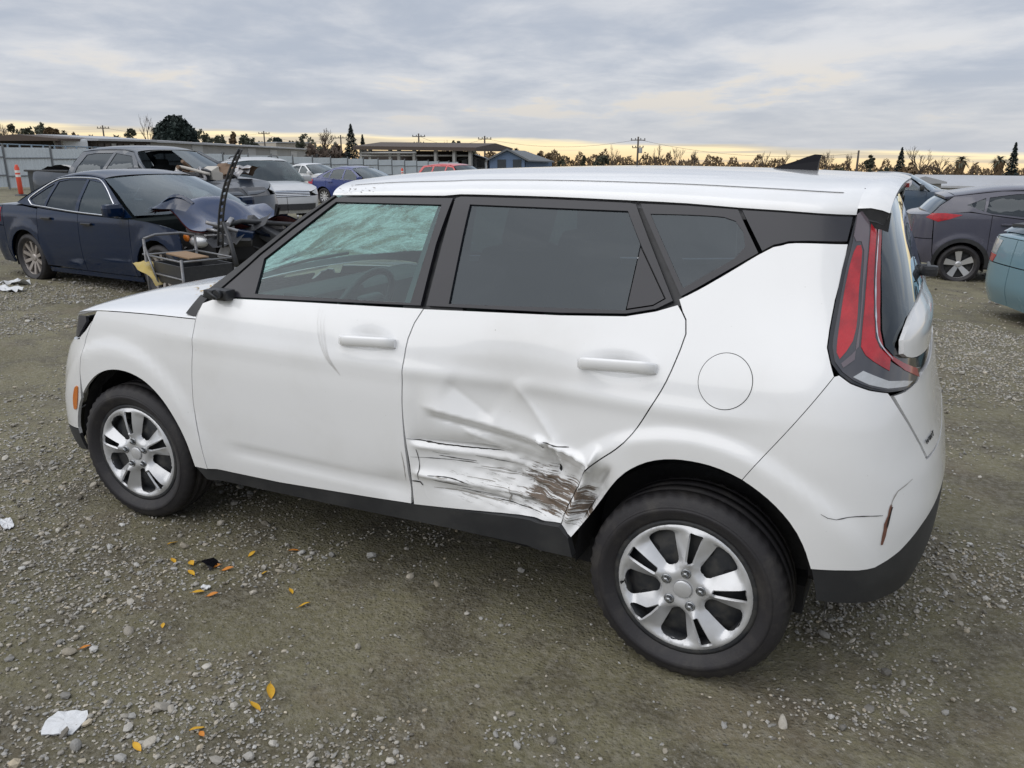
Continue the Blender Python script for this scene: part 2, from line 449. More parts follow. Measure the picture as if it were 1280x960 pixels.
def white_extra(scrape):
    def f(N, b, tc):
        base = (.82, .822, .822, 1)
        # thin road film, blotchy
        film = N.math('MULTIPLY', N.ramp(N.noise(tc, 2.2, 7, .62, .2), .42, .78), .26)
        c = N.mix(film, base, (.60, .585, .55, 1))
        sp = N.ramp(N.noise(tc, 95, 2, .5), .765, .80)
        c = N.mix(N.math('MULTIPLY', sp, .5), c, (.33, .30, .26, 1))
        if scrape:
            sep = N.n('ShaderNodeSeparateXYZ'); N.l(tc, sep.inputs[0]); X, Y, Z = sep.outputs
            warp = N.math('MULTIPLY', N.math('SUBTRACT', N.noise(tc, 5, 3, .5), .5), .05)
            xw = N.math('ADD', X, N.math('MULTIPLY', warp, 1.2)); zw = N.math('ADD', Z, warp)
            # long rubbed zone: slopes down towards the back
            zc = N.math('ADD', N.math('MULTIPLY', N.math('ADD', xw, .6), -.10), .575)
            across = N.math('ABSOLUTE', N.math('SUBTRACT', zw, zc))
            zone = N.math('MULTIPLY', N.ramp(across, .145, .03), N.math('MULTIPLY', N.ramp(xw, -.80, -.50), N.ramp(xw, -.265, -.33)))
            skew = N.n('ShaderNodeCombineXYZ'); N.l(X, skew.inputs[0]); N.l(Y, skew.inputs[1]); N.l(N.math('ADD', Z, N.math('MULTIPLY', X, .13)), skew.inputs[2])
            s1 = N.noise(N.mapv(skew.outputs[0], (6, 3, 62)), 1.0, 8, .74, .0)
            s2 = N.noise(N.mapv(skew.outputs[0], (16, 5, 150)), 1.0, 7, .72, .0)
            st = N.math('ADD', N.math('MULTIPLY', s1, .5), N.math('MULTIPLY', s2, .5))
            thr = N.math('SUBTRACT', .70, N.math('MULTIPLY', zone, .245))
            mk = N.math('MULTIPLY', N.ramp(N.math('SUBTRACT', st, thr), .0, .045), N.ramp(zone, .02, .15))
            col = N.mix(N.noise(tc, 40, 3, .6), (.035, .030, .024, 1), (.22, .145, .090, 1))
            # a softer grey haze of fine scuffs further forward
            zone2 = N.math('MULTIPLY', N.ramp(N.math('ABSOLUTE', N.math('SUBTRACT', zw, .53)), .12, .04), N.math('MULTIPLY', N.ramp(X, -1.02, -.8), N.ramp(X, -.36, -.45)))
            mk2 = N.math('MULTIPLY', N.ramp(N.math('SUBTRACT', s2, N.math('SUBTRACT', .66, N.math('MULTIPLY', zone2, .09))), 0, .03), N.math('MULTIPLY', zone2, .65))
            c = N.mix(mk2, c, (.30, .29, .27, 1))
            c = N.mix(N.math('MULTIPLY', mk, .95), c, col)
            N.l(N.math('ADD', .22, N.math('MULTIPLY', N.math('MAXIMUM', N.math('MAXIMUM', zone, zone2), mk), .45)), b.inputs['Roughness'])
            rub = N.math('MAXIMUM', N.math('MAXIMUM', zone, zone2), mk)
            N.l(N.math('SUBTRACT', .8, N.math('MULTIPLY', rub, .8)), b.inputs['Coat Weight'])
            bp = N.n('ShaderNodeBump', i_Strength=.6, i_Distance=.003)
            N.l(N.math('ADD', N.math('MULTIPLY', mk, -1.), N.math('MULTIPLY', N.math('MULTIPLY', zone, s1), 1.2)), bp.inputs['Height']); N.l(bp.outputs[0], b.inputs['Normal'])
        N.l(c, b.inputs['Base Color'])
    return f
WHITE = mat('white_paint', (.8, .8, .81), .22, coat=.8, extra=white_extra(False))
WHITE_SCRAPED = mat('white_paint_scraped', (.8, .8, .81), .22, coat=.8, extra=white_extra(True))
TRIM = mat('black_trim', (.022, .023, .026), .42, vary=(30, .35, (.05, .05, .05)))
TRIM_S = mat('satin_black_pillar', (.015, .015, .021), .34, coat=.1, vary=(6, .3, (.035, .034, .036)))
GLOSSB = mat('gloss_black', (.010, .010, .013), .12, coat=.6)
PLAST = mat('textured_black_plastic', (.020, .021, .024), .55, bump=(180, .001), vary=(5, .5, (.05, .05, .048)))
DARK = mat('dark_void', (.008, .008, .009), .9)
SEATM = mat('seat_cloth', (.035, .036, .037), .85, bump=(60, .002))
HEADL = mat('headliner_cloth', (.30, .30, .31), .9)
def tyre_extra(N, b, tc):
    d = N.ramp(N.noise(tc, 7, 6, .65, .4), .46, .70)
    c = N.mix(N.math('MULTIPLY', d, .38), (.020, .0185, .021, 1), (.085, .077, .066, 1))
    N.l(c, b.inputs['Base Color'])
    bp = N.n('ShaderNodeBump', i_Strength=.5, i_Distance=.002); N.l(N.noise(tc, 120, 3, .6), bp.inputs['Height']); N.l(bp.outputs[0], b.inputs['Normal'])
RUBBER = mat('tyre_rubber', (.02, .02, .02), .62, extra=tyre_extra)
SILVER = mat('silver_wheel_paint', (.62, .625, .635), .28, metal=.35, coat=.4, vary=(9, .25, (.32, .31, .295)))
STEEL = mat('dark_steel_wheel', (.018, .020, .024), .5, vary=(20, .5, (.08, .075, .065)))
CHROME = mat('chrome', (.75, .76, .78), .18, metal=1.)
NUT = mat('nut_steel', (.30, .31, .32), .3, metal=.9)
REDL = mat('red_lamp_lens', (.46, .010, .018), .10, coat=.7, vary=(16, .6, (.22, .006, .012)), bump=(90, .002))
REDM = mat('dusky_red_lens', (.30, .025, .030), .16, coat=.7)
SMOKE = mat('smoked_lens', (.055, .055, .065), .14, coat=.6)
SMOKEP = mat('pinkish_smoked_lens', (.13, .105, .12), .14, coat=.6)
CLEARL = mat('clear_lamp_lens', (.50, .51, .52), .14, metal=.3, coat=.8, bump=(60, .004))
AMBER = mat('amber_lens', (.62, .17, .015), .2, coat=.6)
G_FRONT = glass('green_side_glass', (.56, .82, .79), .90, refl=1.4)
G_PRIV = glass('privacy_glass', (.13, .18, .23), .45, refl=1.25)
G_REAR = glass('rear_glass', (.18, .19, .20), .35, refl=1.6)
G_CAR = glass('car_glass', (.42, .50, .49), .55, refl=1.5)
G_CARD = glass('dark_car_glass', (.14, .16, .175), .35, refl=1.4)
PLAST2 = mat('wheel_liner_plastic', (.014, .014, .016), .75, bump=(40, .004), vary=(8, .5, (.05, .048, .045)))
def cracked_glass():
    m = bpy.data.materials.new('cracked_windshield_glass'); m.use_nodes = True; t = m.node_tree; N = NT(t); t.nodes.clear()
    tc = N.n('ShaderNodeTexCoord').outputs['Object']
    vo = N.n('ShaderNodeTexVoronoi', feature='DISTANCE_TO_EDGE', i_Scale=40.); N.l(tc, vo.inputs['Vector'])
    vo2 = N.n('ShaderNodeTexVoronoi', feature='DISTANCE_TO_EDGE', i_Scale=9.); N.l(N.mapv(tc, (1, .5, 1)), vo2.inputs['Vector'])
    cr = N.math('MAXIMUM', N.ramp(vo.outputs['Distance'], .07, .02), N.ramp(vo2.outputs['Distance'], .05, .012))
    zone = N.ramp(N.noise(N.mapv(tc, (1.4, .7, 2.2), rot=(0, .5, .4)), 2.2, 4, .6, 1.2), .42, .56)
    haze = N.math('ADD', N.math('MULTIPLY', cr, .26), N.math('MULTIPLY', zone, .66), clamp=True)
    tr = N.n('ShaderNodeBsdfTransparent'); tr.inputs[0].default_value = (.62, .80, .76, 1)
    tl = N.n('ShaderNodeBsdfTranslucent'); tl.inputs[0].default_value = (.60, .82, .76, 1)
    df = N.n('ShaderNodeBsdfDiffuse'); df.inputs[0].default_value = (.55, .74, .68, 1)
    bp = N.n('ShaderNodeBump', i_Strength=1., i_Distance=.08); N.l(N.noise(N.mapv(tc, (1, .45, 1.6), rot=(0, .5, .4)), 7, 5, .6, 1.5), bp.inputs['Height'])
    for n in (tl, df): N.l(bp.outputs[0], n.inputs['Normal'])
    gl = N.n('ShaderNodeBsdfGlossy', i_Roughness=.08); N.l(bp.outputs[0], gl.inputs['Normal'])
    m0 = N.n('ShaderNodeMixShader'); m0.inputs[0].default_value = .3; N.l(tl.outputs[0], m0.inputs[1]); N.l(df.outputs[0], m0.inputs[2])
    m1 = N.n('ShaderNodeMixShader'); N.l(haze, m1.inputs[0]); N.l(tr.outputs[0], m1.inputs[1]); N.l(m0.outputs[0], m1.inputs[2])
    m2 = N.n('ShaderNodeMixShader'); m2.inputs[0].default_value = .08; N.l(m1.outputs[0], m2.inputs[1]); N.l(gl.outputs[0], m2.inputs[2])
    o = N.n('ShaderNodeOutputMaterial'); N.l(m2.outputs[0], o.inputs[0]); return m
WINDSH = cracked_glass()

# ------------------------------------------------------------------ the ground
def vnoise(x, y, seed=0):
    """smooth value noise, vectorised"""
    r = np.random.default_rng(seed).random((64, 64))
    xi = np.floor(x).astype(int); yi = np.floor(y).astype(int); fx = x - xi; fy = y - yi
    fx = fx * fx * (3 - 2 * fx); fy = fy * fy * (3 - 2 * fy)
    a = r[xi % 64, yi % 64]; b = r[(xi + 1) % 64, yi % 64]; c = r[xi % 64, (yi + 1) % 64]; d = r[(xi + 1) % 64, (yi + 1) % 64]
    return (a * (1 - fx) + b * fx) * (1 - fy) + (c * (1 - fx) + d * fx) * fy
def fbm(x, y, seed=0, oct=4):
    s = 0; a = .5
    for k in range(oct): s = s + a * vnoise(x * 2 ** k + 7.1 * k, y * 2 ** k + 3.3 * k, seed + k); a *= .5
    return s
def relief(x, y):
    """ruts and small lumps"""
    near = 1 - sstep(7, 16, np.hypot(x - .5, y + 1))
    h = .034 * (fbm(x * .9, y * .9, 3, 3) - .45) + .018 * (fbm(x * 4, y * 4, 9, 3) - .45)
    rut = np.exp(-((y + 1.55 + .10 * np.sin(x * 1.3) + .12 * x) / .16) ** 2)
    h = h - .020 * rut * vnoise(x * 2.2, y * 2.2, 21)
    flat = np.minimum(np.hypot((x) / .7, (y + .80) / .35), np.hypot((x + 2.6) / .7, (y + .8) / .35))
    return near * h * sstep(.25, 1.1, flat)
def ground_mat():
    m = bpy.data.materials.new('gravelly_mud'); m.use_nodes = True; t = m.node_tree; N = NT(t)
    b = t.nodes['Principled BSDF']; tc = N.n('ShaderNodeTexCoord').outputs['Object']
    big = N.noise(tc, .55, 5, .6, .3); mid = N.noise(tc, 3.1, 6, .62); fine = N.noise(tc, 34, 6, .7)
    c = N.mix(N.ramp(big, .36, .64), (.150, .135, .078), (.216, .197, .120))
    c = N.mix(N.math('MULTIPLY', N.ramp(mid, .44, .64), .7), c, (.085, .071, .048))
    red = N.noise(N.mapv(tc, (1, 1, 1), (5, 3, 0)), 1.6, 5, .6)
    c = N.mix(N.math('MULTIPLY', N.ramp(red, .52, .70), .45), c, (.175, .138, .098))
    clod = N.noise(tc, 13, 7, .72, .4)
    c = N.mix(N.math('MULTIPLY', N.ramp(clod, .56, .70), .6), c, (.070, .060, .044))
    c = N.mix(N.math('MULTIPLY', N.ramp(fine, .40, .70), .55), c, (.31, .288, .235))
    # grit: small stones too many to build
    for sc, lo, hi, am, col in ((75, .12, .30, .75, (.40, .385, .345)), (150, .10, .3, .5, (.40, .38, .34)), (28, .10, .22, .45, (.40, .38, .34))):
        vo = N.n('ShaderNodeTexVoronoi', i_Scale=float(sc)); N.l(tc, vo.inputs['Vector'])
        hs = N.n('ShaderNodeSeparateColor'); N.l(vo.outputs['Color'], hs.inputs[0])
        pick = N.math('MULTIPLY', N.ramp(hs.outputs[0], .55, .62), N.ramp(N.noise(tc, 1.7, 5, .65), .40, .62))
        mk = N.math('MULTIPLY', N.math('MULTIPLY', N.ramp(vo.outputs['Distance'], hi, lo), pick), am)
        tone = N.mix(hs.outputs[1], (*[v * .55 for v in col], 1), (*[v * 1.25 for v in col], 1))
        c = N.mix(mk, c, tone)
    N.l(c, b.inputs['Base Color'])
    # damp patches shine a little
    N.l(N.ramp(mid, .35, .65, .92, .70), b.inputs['Roughness']); b.inputs['Specular IOR Level'].default_value = .3
    v1 = N.n('ShaderNodeTexVoronoi', i_Scale=60.); N.l(tc, v1.inputs['Vector'])
    h = N.math('ADD', N.math('ADD', N.math('MULTIPLY', N.noise(tc, 22, 8, .7), 1.0), N.math('MULTIPLY', clod, 1.2)), N.math('MULTIPLY', N.ramp(v1.outputs['Distance'], .5, .1), .25))
    bp = N.n('ShaderNodeBump', i_Strength=.9, i_Distance=.022); N.l(h, bp.inputs['Height']); N.l(bp.outputs[0], b.inputs['Normal'])
    return m
GROUND = ground_mat()
def build_ground():
    # one sheet, fine near the camera and ever coarser to the horizon
    def axis(c0, fine, span):
        a = [0.]; st = fine
        while a[-1] < 2600:
            if a[-1] > span: st *= 1.16
            a.append(a[-1] + st)
        a = np.array(a); return np.concatenate([-a[:0:-1], a]) + c0
    xs = axis(-1.2, .045, 6.0); ys = axis(-.2, .045, 4.4)
    X, Y = np.meshgrid(xs, ys, indexing='ij'); Z = zg(X, Y) + relief(X, Y)
    nx, ny = X.shape
    V = np.stack([X, Y, Z], -1).reshape(-1, 3).astype(np.float32)
    i = np.arange(nx * ny).reshape(nx, ny); F = np.stack([i[:-1, :-1], i[1:, :-1], i[1:, 1:], i[:-1, 1:]], -1).reshape(-1, 4)
    me = fast_mesh('ground', V, F, GROUND, True)
    o = link(bpy.data.objects.new('ground', me)); tag(o, 'wide yard of damp olive-brown gravelly mud', kind='structure')
    return o
def fast_mesh(name, V, F, m, smooth=False):
    me = bpy.data.meshes.new(name); k = F.shape[1]
    me.vertices.add(len(V)); me.vertices.foreach_set('co', np.asarray(V, np.float32).ravel())
    me.loops.add(F.size); me.loops.foreach_set('vertex_index', F.astype(np.int32).ravel())
    me.polygons.add(len(F)); me.polygons.foreach_set('loop_start', np.arange(0, F.size, k, dtype=np.int32))
    if m: me.materials.append(m)
    me.polygons.foreach_set('use_smooth', np.full(len(F), smooth)); me.update(calc_edges=True); return me
def stone_mat():
    m = bpy.data.materials.new('pebble_stone'); m.use_nodes = True; t = m.node_tree; N = NT(t); b = t.nodes['Principled BSDF']
    at = N.n('ShaderNodeAttribute', attribute_name='tone'); tc = N.n('ShaderNodeTexCoord').outputs['Object']
    c = N.mix(N.math('MULTIPLY', N.noise(tc, 130, 4, .6), .7), at.outputs['Color'], (.20, .18, .145), 'MIX')
    N.l(c, b.inputs['Base Color']); b.inputs['Roughness'].default_value = .8
    bp = N.n('ShaderNodeBump', i_Strength=.4, i_Distance=.003); N.l(N.noise(tc, 220, 3), bp.inputs['Height']); N.l(bp.outputs[0], b.inputs['Normal'])
    return m
STONE = stone_mat()
def rock_proto(sub, seed):
    bm = bmesh.new(); bmesh.ops.create_icosphere(bm, subdivisions=sub, radius=1)
    r = np.random.default_rng(seed); ax = r.normal(size=(7, 3)); ax /= np.linalg.norm(ax, axis=1)[:, None]; lim = .58 + .3 * r.random(7)
    V = np.array([v.co[:] for v in bm.verts])
    for a, l in zip(ax, lim):                    # knock facets off
        d = V @ a; V = V - np.where(d > l, d - l, 0)[:, None] * a[None] * .85
    F = np.array([[v.index for v in f.verts] for f in bm.faces]); bm.free()
    return V, F
def scatter_stones(name, X, Y, S, protos, flatz=.6, label=None, sink=.25, tones=None):
    n = len(X); r = RNG; Z = zg(X, Y) + relief(X, Y)
    Vs, Fs, Ts = [], [], []; base = 0
    pick = r.integers(0, len(protos), n)
    for k, (pv, pf) in enumerate(protos):
        id_ = np.where(pick == k)[0]; c = len(id_)
        if not c: continue
        a = r.random(c) * 2 * math.pi; ca, sa = np.cos(a), np.sin(a)
        sx = S[id_] * (.75 + .6 * r.random(c)); sy = S[id_] * (.6 + .45 * r.random(c)); sz = S[id_] * flatz * (.6 + .6 * r.random(c))
        tilt = r.normal(size=c) * .25
        x = pv[None, :, 0] * sx[:, None]; y = pv[None, :, 1] * sy[:, None]; z = pv[None, :, 2] * sz[:, None] + x * tilt[:, None]
        V = np.stack([x * ca[:, None] - y * sa[:, None] + X[id_][:, None], x * sa[:, None] + y * ca[:, None] + Y[id_][:, None], z + (Z[id_] + sz * (1 - 2 * sink * r.random(c) - sink * .6))[:, None]], -1)
        nv = len(pv); F = pf[None] + (np.arange(c) * nv)[:, None, None] + base
        Vs.append(V.reshape(-1, 3)); Fs.append(F.reshape(-1, 3)); base += c * nv
        g = np.clip(r.normal(.36, .11, c), .10, .68)[:, None]
        hue = np.clip(r.normal(.15, .8, (c, 1)), -.7, 2.2); tone = np.concatenate([g * (1.05 + .08 * hue), g * (1 + .015 * hue), g * (.90 - .08 * hue), np.ones((c, 1))], 1)
        Ts.append(np.repeat(tone, nv, 0))
    V = np.concatenate(Vs); F = np.concatenate(Fs); T = np.concatenate(Ts)
    me = fast_mesh(name, V, F, STONE, False)
    ca = me.color_attributes.new('tone', 'FLOAT_COLOR', 'POINT'); ca.data.foreach_set('color', T.astype(np.float32).ravel())
    o = link(bpy.data.objects.new(name, me)); tag(o, label, kind='stuff'); return o
def cluster(x, y):
    """where the loose stones gather"""
    a = fbm(x * .8 + 3, y * .8, 31, 4); b = fbm(x * 3.1, y * 3.1 + 5, 41, 3)
    edge = np.exp(-((y + 1.95 + .35 * (x + .6)) / .22) ** 2) * .15
    return np.clip((a * .6 + b * .45 + edge - .42) * 6, .035, 1)
def build_gravel():
    r = RNG
    p0 = [rock_proto(1, s) for s in range(6)]; p1 = [rock_proto(2, s) for s in range(10, 18)]
    oc_v = np.array([(1, 0, 0), (-1, 0, 0), (0, 1, 0), (0, -1, 0), (0, 0, 1), (0, 0, -.4)], float); oc_f = np.array([(0, 2, 4), (2, 1, 4), (1, 3, 4), (3, 0, 4), (2, 0, 5), (1, 2, 5), (3, 1, 5), (0, 3, 5)])
    po = [(oc_v * (1 + .35 * (np.random.default_rng(s).random((6, 3)) - .5)), oc_f) for s in range(8)]
    def field(n, r0, r1, power, spread=1.05):
        rr = (r0 ** power + (r1 ** power - r0 ** power) * r.random(n)) ** (1 / power); a = YAW + (r.random(n) - .5) * 2 * spread
        return CAM[0] + rr * np.sin(a), CAM[1] + rr * np.cos(a), rr
    # fine grit
    X, Y, D = field(150000, 1.5, 12, .75); k = r.random(len(X)) < cluster(X, Y); X, Y, D = X[k], Y[k], D[k]
    S = .0032 + .0028 * r.random(len(X)) + .0006 * D
    scatter_stones('gravel', X, Y, S, po, .7, 'loose fine grit strewn over the mud in front of the white hatchback', .2)
    # pebbles
    X, Y, D = field(58000, 1.5, 18, .85); k = r.random(len(X)) < cluster(X, Y) ** 1.2; X, Y, D = X[k], Y[k], D[k]
    S = np.clip(r.lognormal(math.log(.0072), .42, len(X)), .004, .020) * (1 + .05 * D)
    scatter_stones('gravel', X, Y, S, p0, .62, 'scattered grey and beige pebbles around the white hatchback', .25)
    # stones
    X, Y, D = field(2000, 1.6, 14, .9); k = r.random(len(X)) < cluster(X, Y) ** 1.1; X, Y = X[k], Y[k]
    S = np.clip(r.lognormal(math.log(.0132), .32, len(X)), .009, .036)
    scatter_stones('gravel', X, Y, S, p1, .6, 'larger rounded stones lying among the pebbles', .25)

# ------------------------------------------------------------------ wheels
def tyre_mesh(R, r, w, n=96, tread=True):
    """lathed about y, outer face towards -y"""
    h = w / 2
    prof = [(r - .012, -h * .72), (r + .004, -h * .80), (r + .012, -h * .90), (r + .03, -h * .97), (r + .034, -h * 1.0), (r + .038, -h * .995), ((R + r) / 2, -h * 1.03), (R - .046, -h * .995), (R - .044, -h * 1.005), (R - .040, -h * .985), (R - .036, -h * .965), (R - .022, -h * .93), (R - .010, -h * .84), (R - .003, -h * .72)]
    if tread:
        for g in (-.45, 0, .45):
            prof += [(R, h * (g - .07)), (R - .008, h * (g - .055)), (R - .008, h * (g + .055)), (R, h * (g + .07))]
    prof += [(R - .003, h * .72), (R - .010, h * .84), (R - .022, h * .93), (R - .045, h), ((R + r) / 2, h * 1.02), (r, h * .85), (r - .012, h * .7)]
    mb = MB().lathe(prof, n)
    if tread:
        V = np.array(mb.v).reshape(len(prof), n, 3)
        for i, (pr, ph) in enumerate(prof):
            for k in range(n):
                cut = 0
                if R - .024 < pr < R - .001 and abs(ph) > h * .6 and k % 2 == 0: cut = .007
                if cut:
                    rad = np.hypot(V[i, k, 0], V[i, k, 2]); V[i, k, 0] *= (rad - cut) / rad; V[i, k, 2] *= (rad - cut) / rad
        mb.v = [tuple(p) for p in V.reshape(-1, 3)]
    return mb
def disc_surf(prof):
    def P(u, v):
        r = np.hypot(u, v); th = np.arctan2(v, u)
        return np.stack([u, -prof(r, th), v], -1)
    def Nn(u, v, h=1e-3):
        a = P(u + h, v) - P(u - h, v); b = P(u, v + h) - P(u, v - h)
        n = np.cross(a, b); return n / np.linalg.norm(n, axis=-1, keepdims=True)
    return P, Nn
def polar(r, a): return (r * math.cos(a), r * math.sin(a))
def hubcap(parent, R, rot, missing=False):
    """five pairs of wedge spokes, five wide openings and five slits"""
    def prof(r, th):
        q = r / R
        h = .012 * np.sin(np.clip(q, 0, 1) * math.pi) + .006
        h = h - .020 * sstep(.90, 1.0, q)
        k = (th - rot) * 5 / (2 * math.pi); fr = k - np.round(k)          # 0 in the middle of a pair
        lift = sstep(.24, .45, q) * (1 - sstep(.78, .90, q))
        h = h + lift * (.017 - .15 * np.abs(fr))
        h = h - .010 * np.exp(-((q - .27) / .06) ** 2) * np.exp(-(fr / .13) ** 2)
        h = h - .004 * (1 - sstep(.10, .20, q))
        return h
    P, Nn = disc_surf(prof)
    outer = [polar(R, 2 * math.pi * i / 72) for i in range(72)]
    holes = []
    def rounded(H, r=.006):                      # clip the corners a little
        H = [np.array(p) for p in H]; out = []
        for i in range(len(H)):
            a, b, d = H[i - 1], H[i], H[(i + 1) % len(H)]
            for q in (a, d):
                L = np.linalg.norm(q - b); out.append(tuple(b + (q - b) * min(r / L, .4)))
        return out
    for i in range(5):
        a = rot + (i + .5) * 2 * math.pi / 5                                 # wide opening between pairs
        holes.append(rounded([polar(R * .38, a - .24), polar(R * .81, a - .25), polar(R * .855, a - .13), polar(R * .855, a + .13), polar(R * .81, a + .25), polar(R * .38, a + .24), polar(R * .335, a)]))
        a = rot + i * 2 * math.pi / 5 - .01
        H = [polar(R * .42, a - .15), polar(R * .87, a - .125), polar(R * .87, a + .095), polar(R * .42, a + .125)]
        if missing and i == missing: H = [polar(R * .40, a - .05), polar(R * .62, a - .10), polar(R * .86, a - .27), polar(R * .90, a - .06), polar(R * .86, a + .06), polar(R * .62, a + .075), polar(R * .43, a + .045)]
        holes.append(rounded(H, .004))
    o = panel('hubcap', outer, P, Nn, SILVER, parent, step=.011, gap=0., depth=.008, holes=holes, bstep=.010)
    for i in range(5):
        a = rot + i * 2 * math.pi / 5; x, z = polar(.060, a)
        mb = MB().lathe([(.0165, .004), (.0165, -.004), (.0135, -.005)], 16, 'y', (x, -.012, z)).lathe([(.0095, 0), (.0095, -.014), (.006, -.017), (.0001, -.0175)], 6, 'y', (x, -.012, z), False)
        n = mb.build('lug_nut', NUT, parent)
    MB().lathe([(.030, -.010), (.030, -.0135), (.026, -.0155), (.0001, -.0165)], 32).build('centre_cap', SILVER, parent)
def main_wheel(parent, x, y, rot, steer=0., camber=0., bad=False, mir=False):
    w = holder('wheel', parent, (x, y, .326)); w.rotation_euler = (camber, 0, (math.pi if mir else 0) + steer)
    tyre_mesh(.328, .236, .205).build('tyre', RUBBER, w)
    # steel wheel: barrel, dished disc with round vent holes
    mb = MB().lathe([(.213, .09), (.205, .07), (.198, -.02), (.200, -.07), (.226, -.083), (.236, -.080), (.236, -.072)], 48)
    mb.lathe([(.199, -.030), (.170, -.045), (.120, -.058), (.07, -.046), (.0001, -.046)], 48)
    mb.build('steel_rim', STEEL, w)
    for i in range(10):
        hb = MB()
        a = rot + (i + .5) * 2 * math.pi / 10; hx, hz = polar(.150, a)
        hb.lathe([(.017, -.049), (.0001, -.0535)], 14, 'y', (hx, -.004, hz))
        hb.build('vent_hole', DARK, w)
    c = holder('cover', w, (0, -.0765, 0))
    hubcap(w, .2350, rot, bad)
    COL.objects.unlink(c); bpy.data.objects.remove(c)
    for ch in w.children:
        if ch.name.split('.')[0] in ('hubcap', 'lug_nut', 'centre_cap'): ch.location = (0, -.0765, 0)
    return w

# ------------------------------------------------------------------ the white car in front
W_PTS = ([.1, .2, .35, .5, .65, .8, .92, 1.0, 1.06, 1.12, 1.3, 1.45, 1.52, 1.58], [.80, .835, .872, .886, .895, .897, .889, .874, .855, .832, .757, .690, .652, .60])
XR_PTS = ([.2, .35, .5, .62, .75, .85, 1.0, 1.2, 1.4, 1.52, 1.6], [.60, .67, .705, .71, .69, .66, .625, .575, .50, .45, .40])
XF_PTS = ([.2, .35, .5, .6, .7, .8, .85, .9, .95, 1.05, 1.6], [-3.47, -3.49, -3.46, -3.41, -3.33, -3.20, -3.09, -3.04, -2.97, -2.88, -2.85])
def soul_extra(w, u, z):
    up = sstep(1.02, 1.3, z)
    w = w - up * .05 * sstep(-1.0, -2.1, u) - .012 * sstep(-1.9, -2.9, u)
    w = w - .030 * up * sstep(-.1, .5, u)
    return w + .006 * np.exp(-((z - .93) / .03) ** 2) * sstep(-2.5, -2.2, u) * (1 - sstep(.0, .3, u))
SH = Shell(W_PTS, XR_PTS, XF_PTS, (.18, .75, 3.4), (-2.84, .88, 2.4), ((0., .33, .53, .016), (-2.6, .33, .52, .016)), soul_extra)

def dent(u, z):
    """the crash: how far the sheet metal is pushed in (+y) or out"""
    d = np.zeros_like(u)
    on = sstep(-1.04, -.98, u)
    # broad hollow
    d += .045 * np.exp(-((u + .60) / .27) ** 2 - ((z - .84) / .17) ** 2)
    # deep crush low down, worse towards the wheel
    zc = .640 - .06 * (u + .75)
    prof = np.where(z > zc, np.exp(-((z - zc) / .075) ** 2), np.exp(-((z - zc) / .16) ** 2))
    d += .074 * prof * sstep(-1.10, -.58, u) * (1 - sstep(-.40, -.16, u))
    # creases
    def crease(p, q, a, wd, lop=0.):
        p = np.array(p); q = np.array(q); v = q - p; L = np.hypot(*v); v = v / L; nx = np.array([-v[1], v[0]])
        s = ((u - p[0]) * v[0] + (z - p[1]) * v[1]) / L; t = (u - p[0]) * nx[0] + (z - p[1]) * nx[1]
        return a * np.exp(-np.abs(t) / np.where(t > 0, wd * (1 + lop), wd)) * sstep(-.12, .12, s) * (1 - sstep(.88, 1.12, s))
    d += crease((-.94, .806), (-.50, .742), -.019, .018, 1.6)
    d += crease((-.92, .770), (-.52, .712), .018, .018)
    d += crease((-1.04, .674), (-.62, .668), .016, .006, 1.5)
    d += crease((-1.02, .655), (-.60, .640), -.016, .016)
    d += crease((-.52, .752), (-.33, .712), -.030, .010)
    d += crease((-.48, .745), (-.46, .62), .026, .011)
    d += crease((-.30, .750), (-.41, .49), -.040, .011)
    d += crease((-.255, .70), (-.37, .47), .034, .011)
    d += crease((-1.02, .545), (-.46, .530), -.023, .016)
    d += crease((-.90, .500), (-.46, .492), .014, .012)
    d += crease((-.60, .92), (-.44, .74), -.012, .028)
    d += crease((-.86, .90), (-.70, .80), .008, .035)
    d += crease((-.345, .66), (-.40, .47), -.022, .008)
    d += crease((-.66, .655), (-.48, .60), -.018, .009)
    d += crease((-.80, .735), (-.62, .675), -.010, .010)
    d += crease((-.62, .60), (-.44, .50), .022, .010)
    # small buckles
    amp = np.exp(-((u + .52) / .22) ** 2 - ((z - .56) / .10) ** 2)
    d += amp * (.0045 * np.sin(u * 40 + z * 120) + .003 * np.sin(u * 95 - z * 70 + 1.3) + .0035 * np.sin(z * 190 + u * 35))
    return d * on
def dent_y(u, z):
    o = np.zeros(u.shape + (3,)); o[:, 1] = dent(u, z); return o
def front_door_disp(u, z):
    o = np.zeros(u.shape + (3,))
    # handle scallop, faint crease, slight buckle low at the back edge
    o[:, 1] = .016 * np.exp(-((u + 1.205) / .075) ** 2 - ((z - 1.018) / .028) ** 2)
    o[:, 1] += .012 * np.exp(-((z - .475 - .02 * (u + 1.3)) / .016) ** 2) * sstep(-2.02, -1.85, u) * (1 - sstep(-1.12, -1.04, u))
    o[:, 1] += .014 * np.exp(-((u + 1.08) / .10) ** 2 - ((z - .47) / .05) ** 2)
    return o
def rear_door_disp(u, z):
    o = dent_y(u, z)
    o[:, 1] += .018 * np.exp(-((u + .245) / .075) ** 2 - ((z - 1.035) / .030) ** 2)
    return o
def qp_disp(u, z):
    o = dent_y(u, z); return o * (1 - sstep(-.30, -.12, u))[:, None]

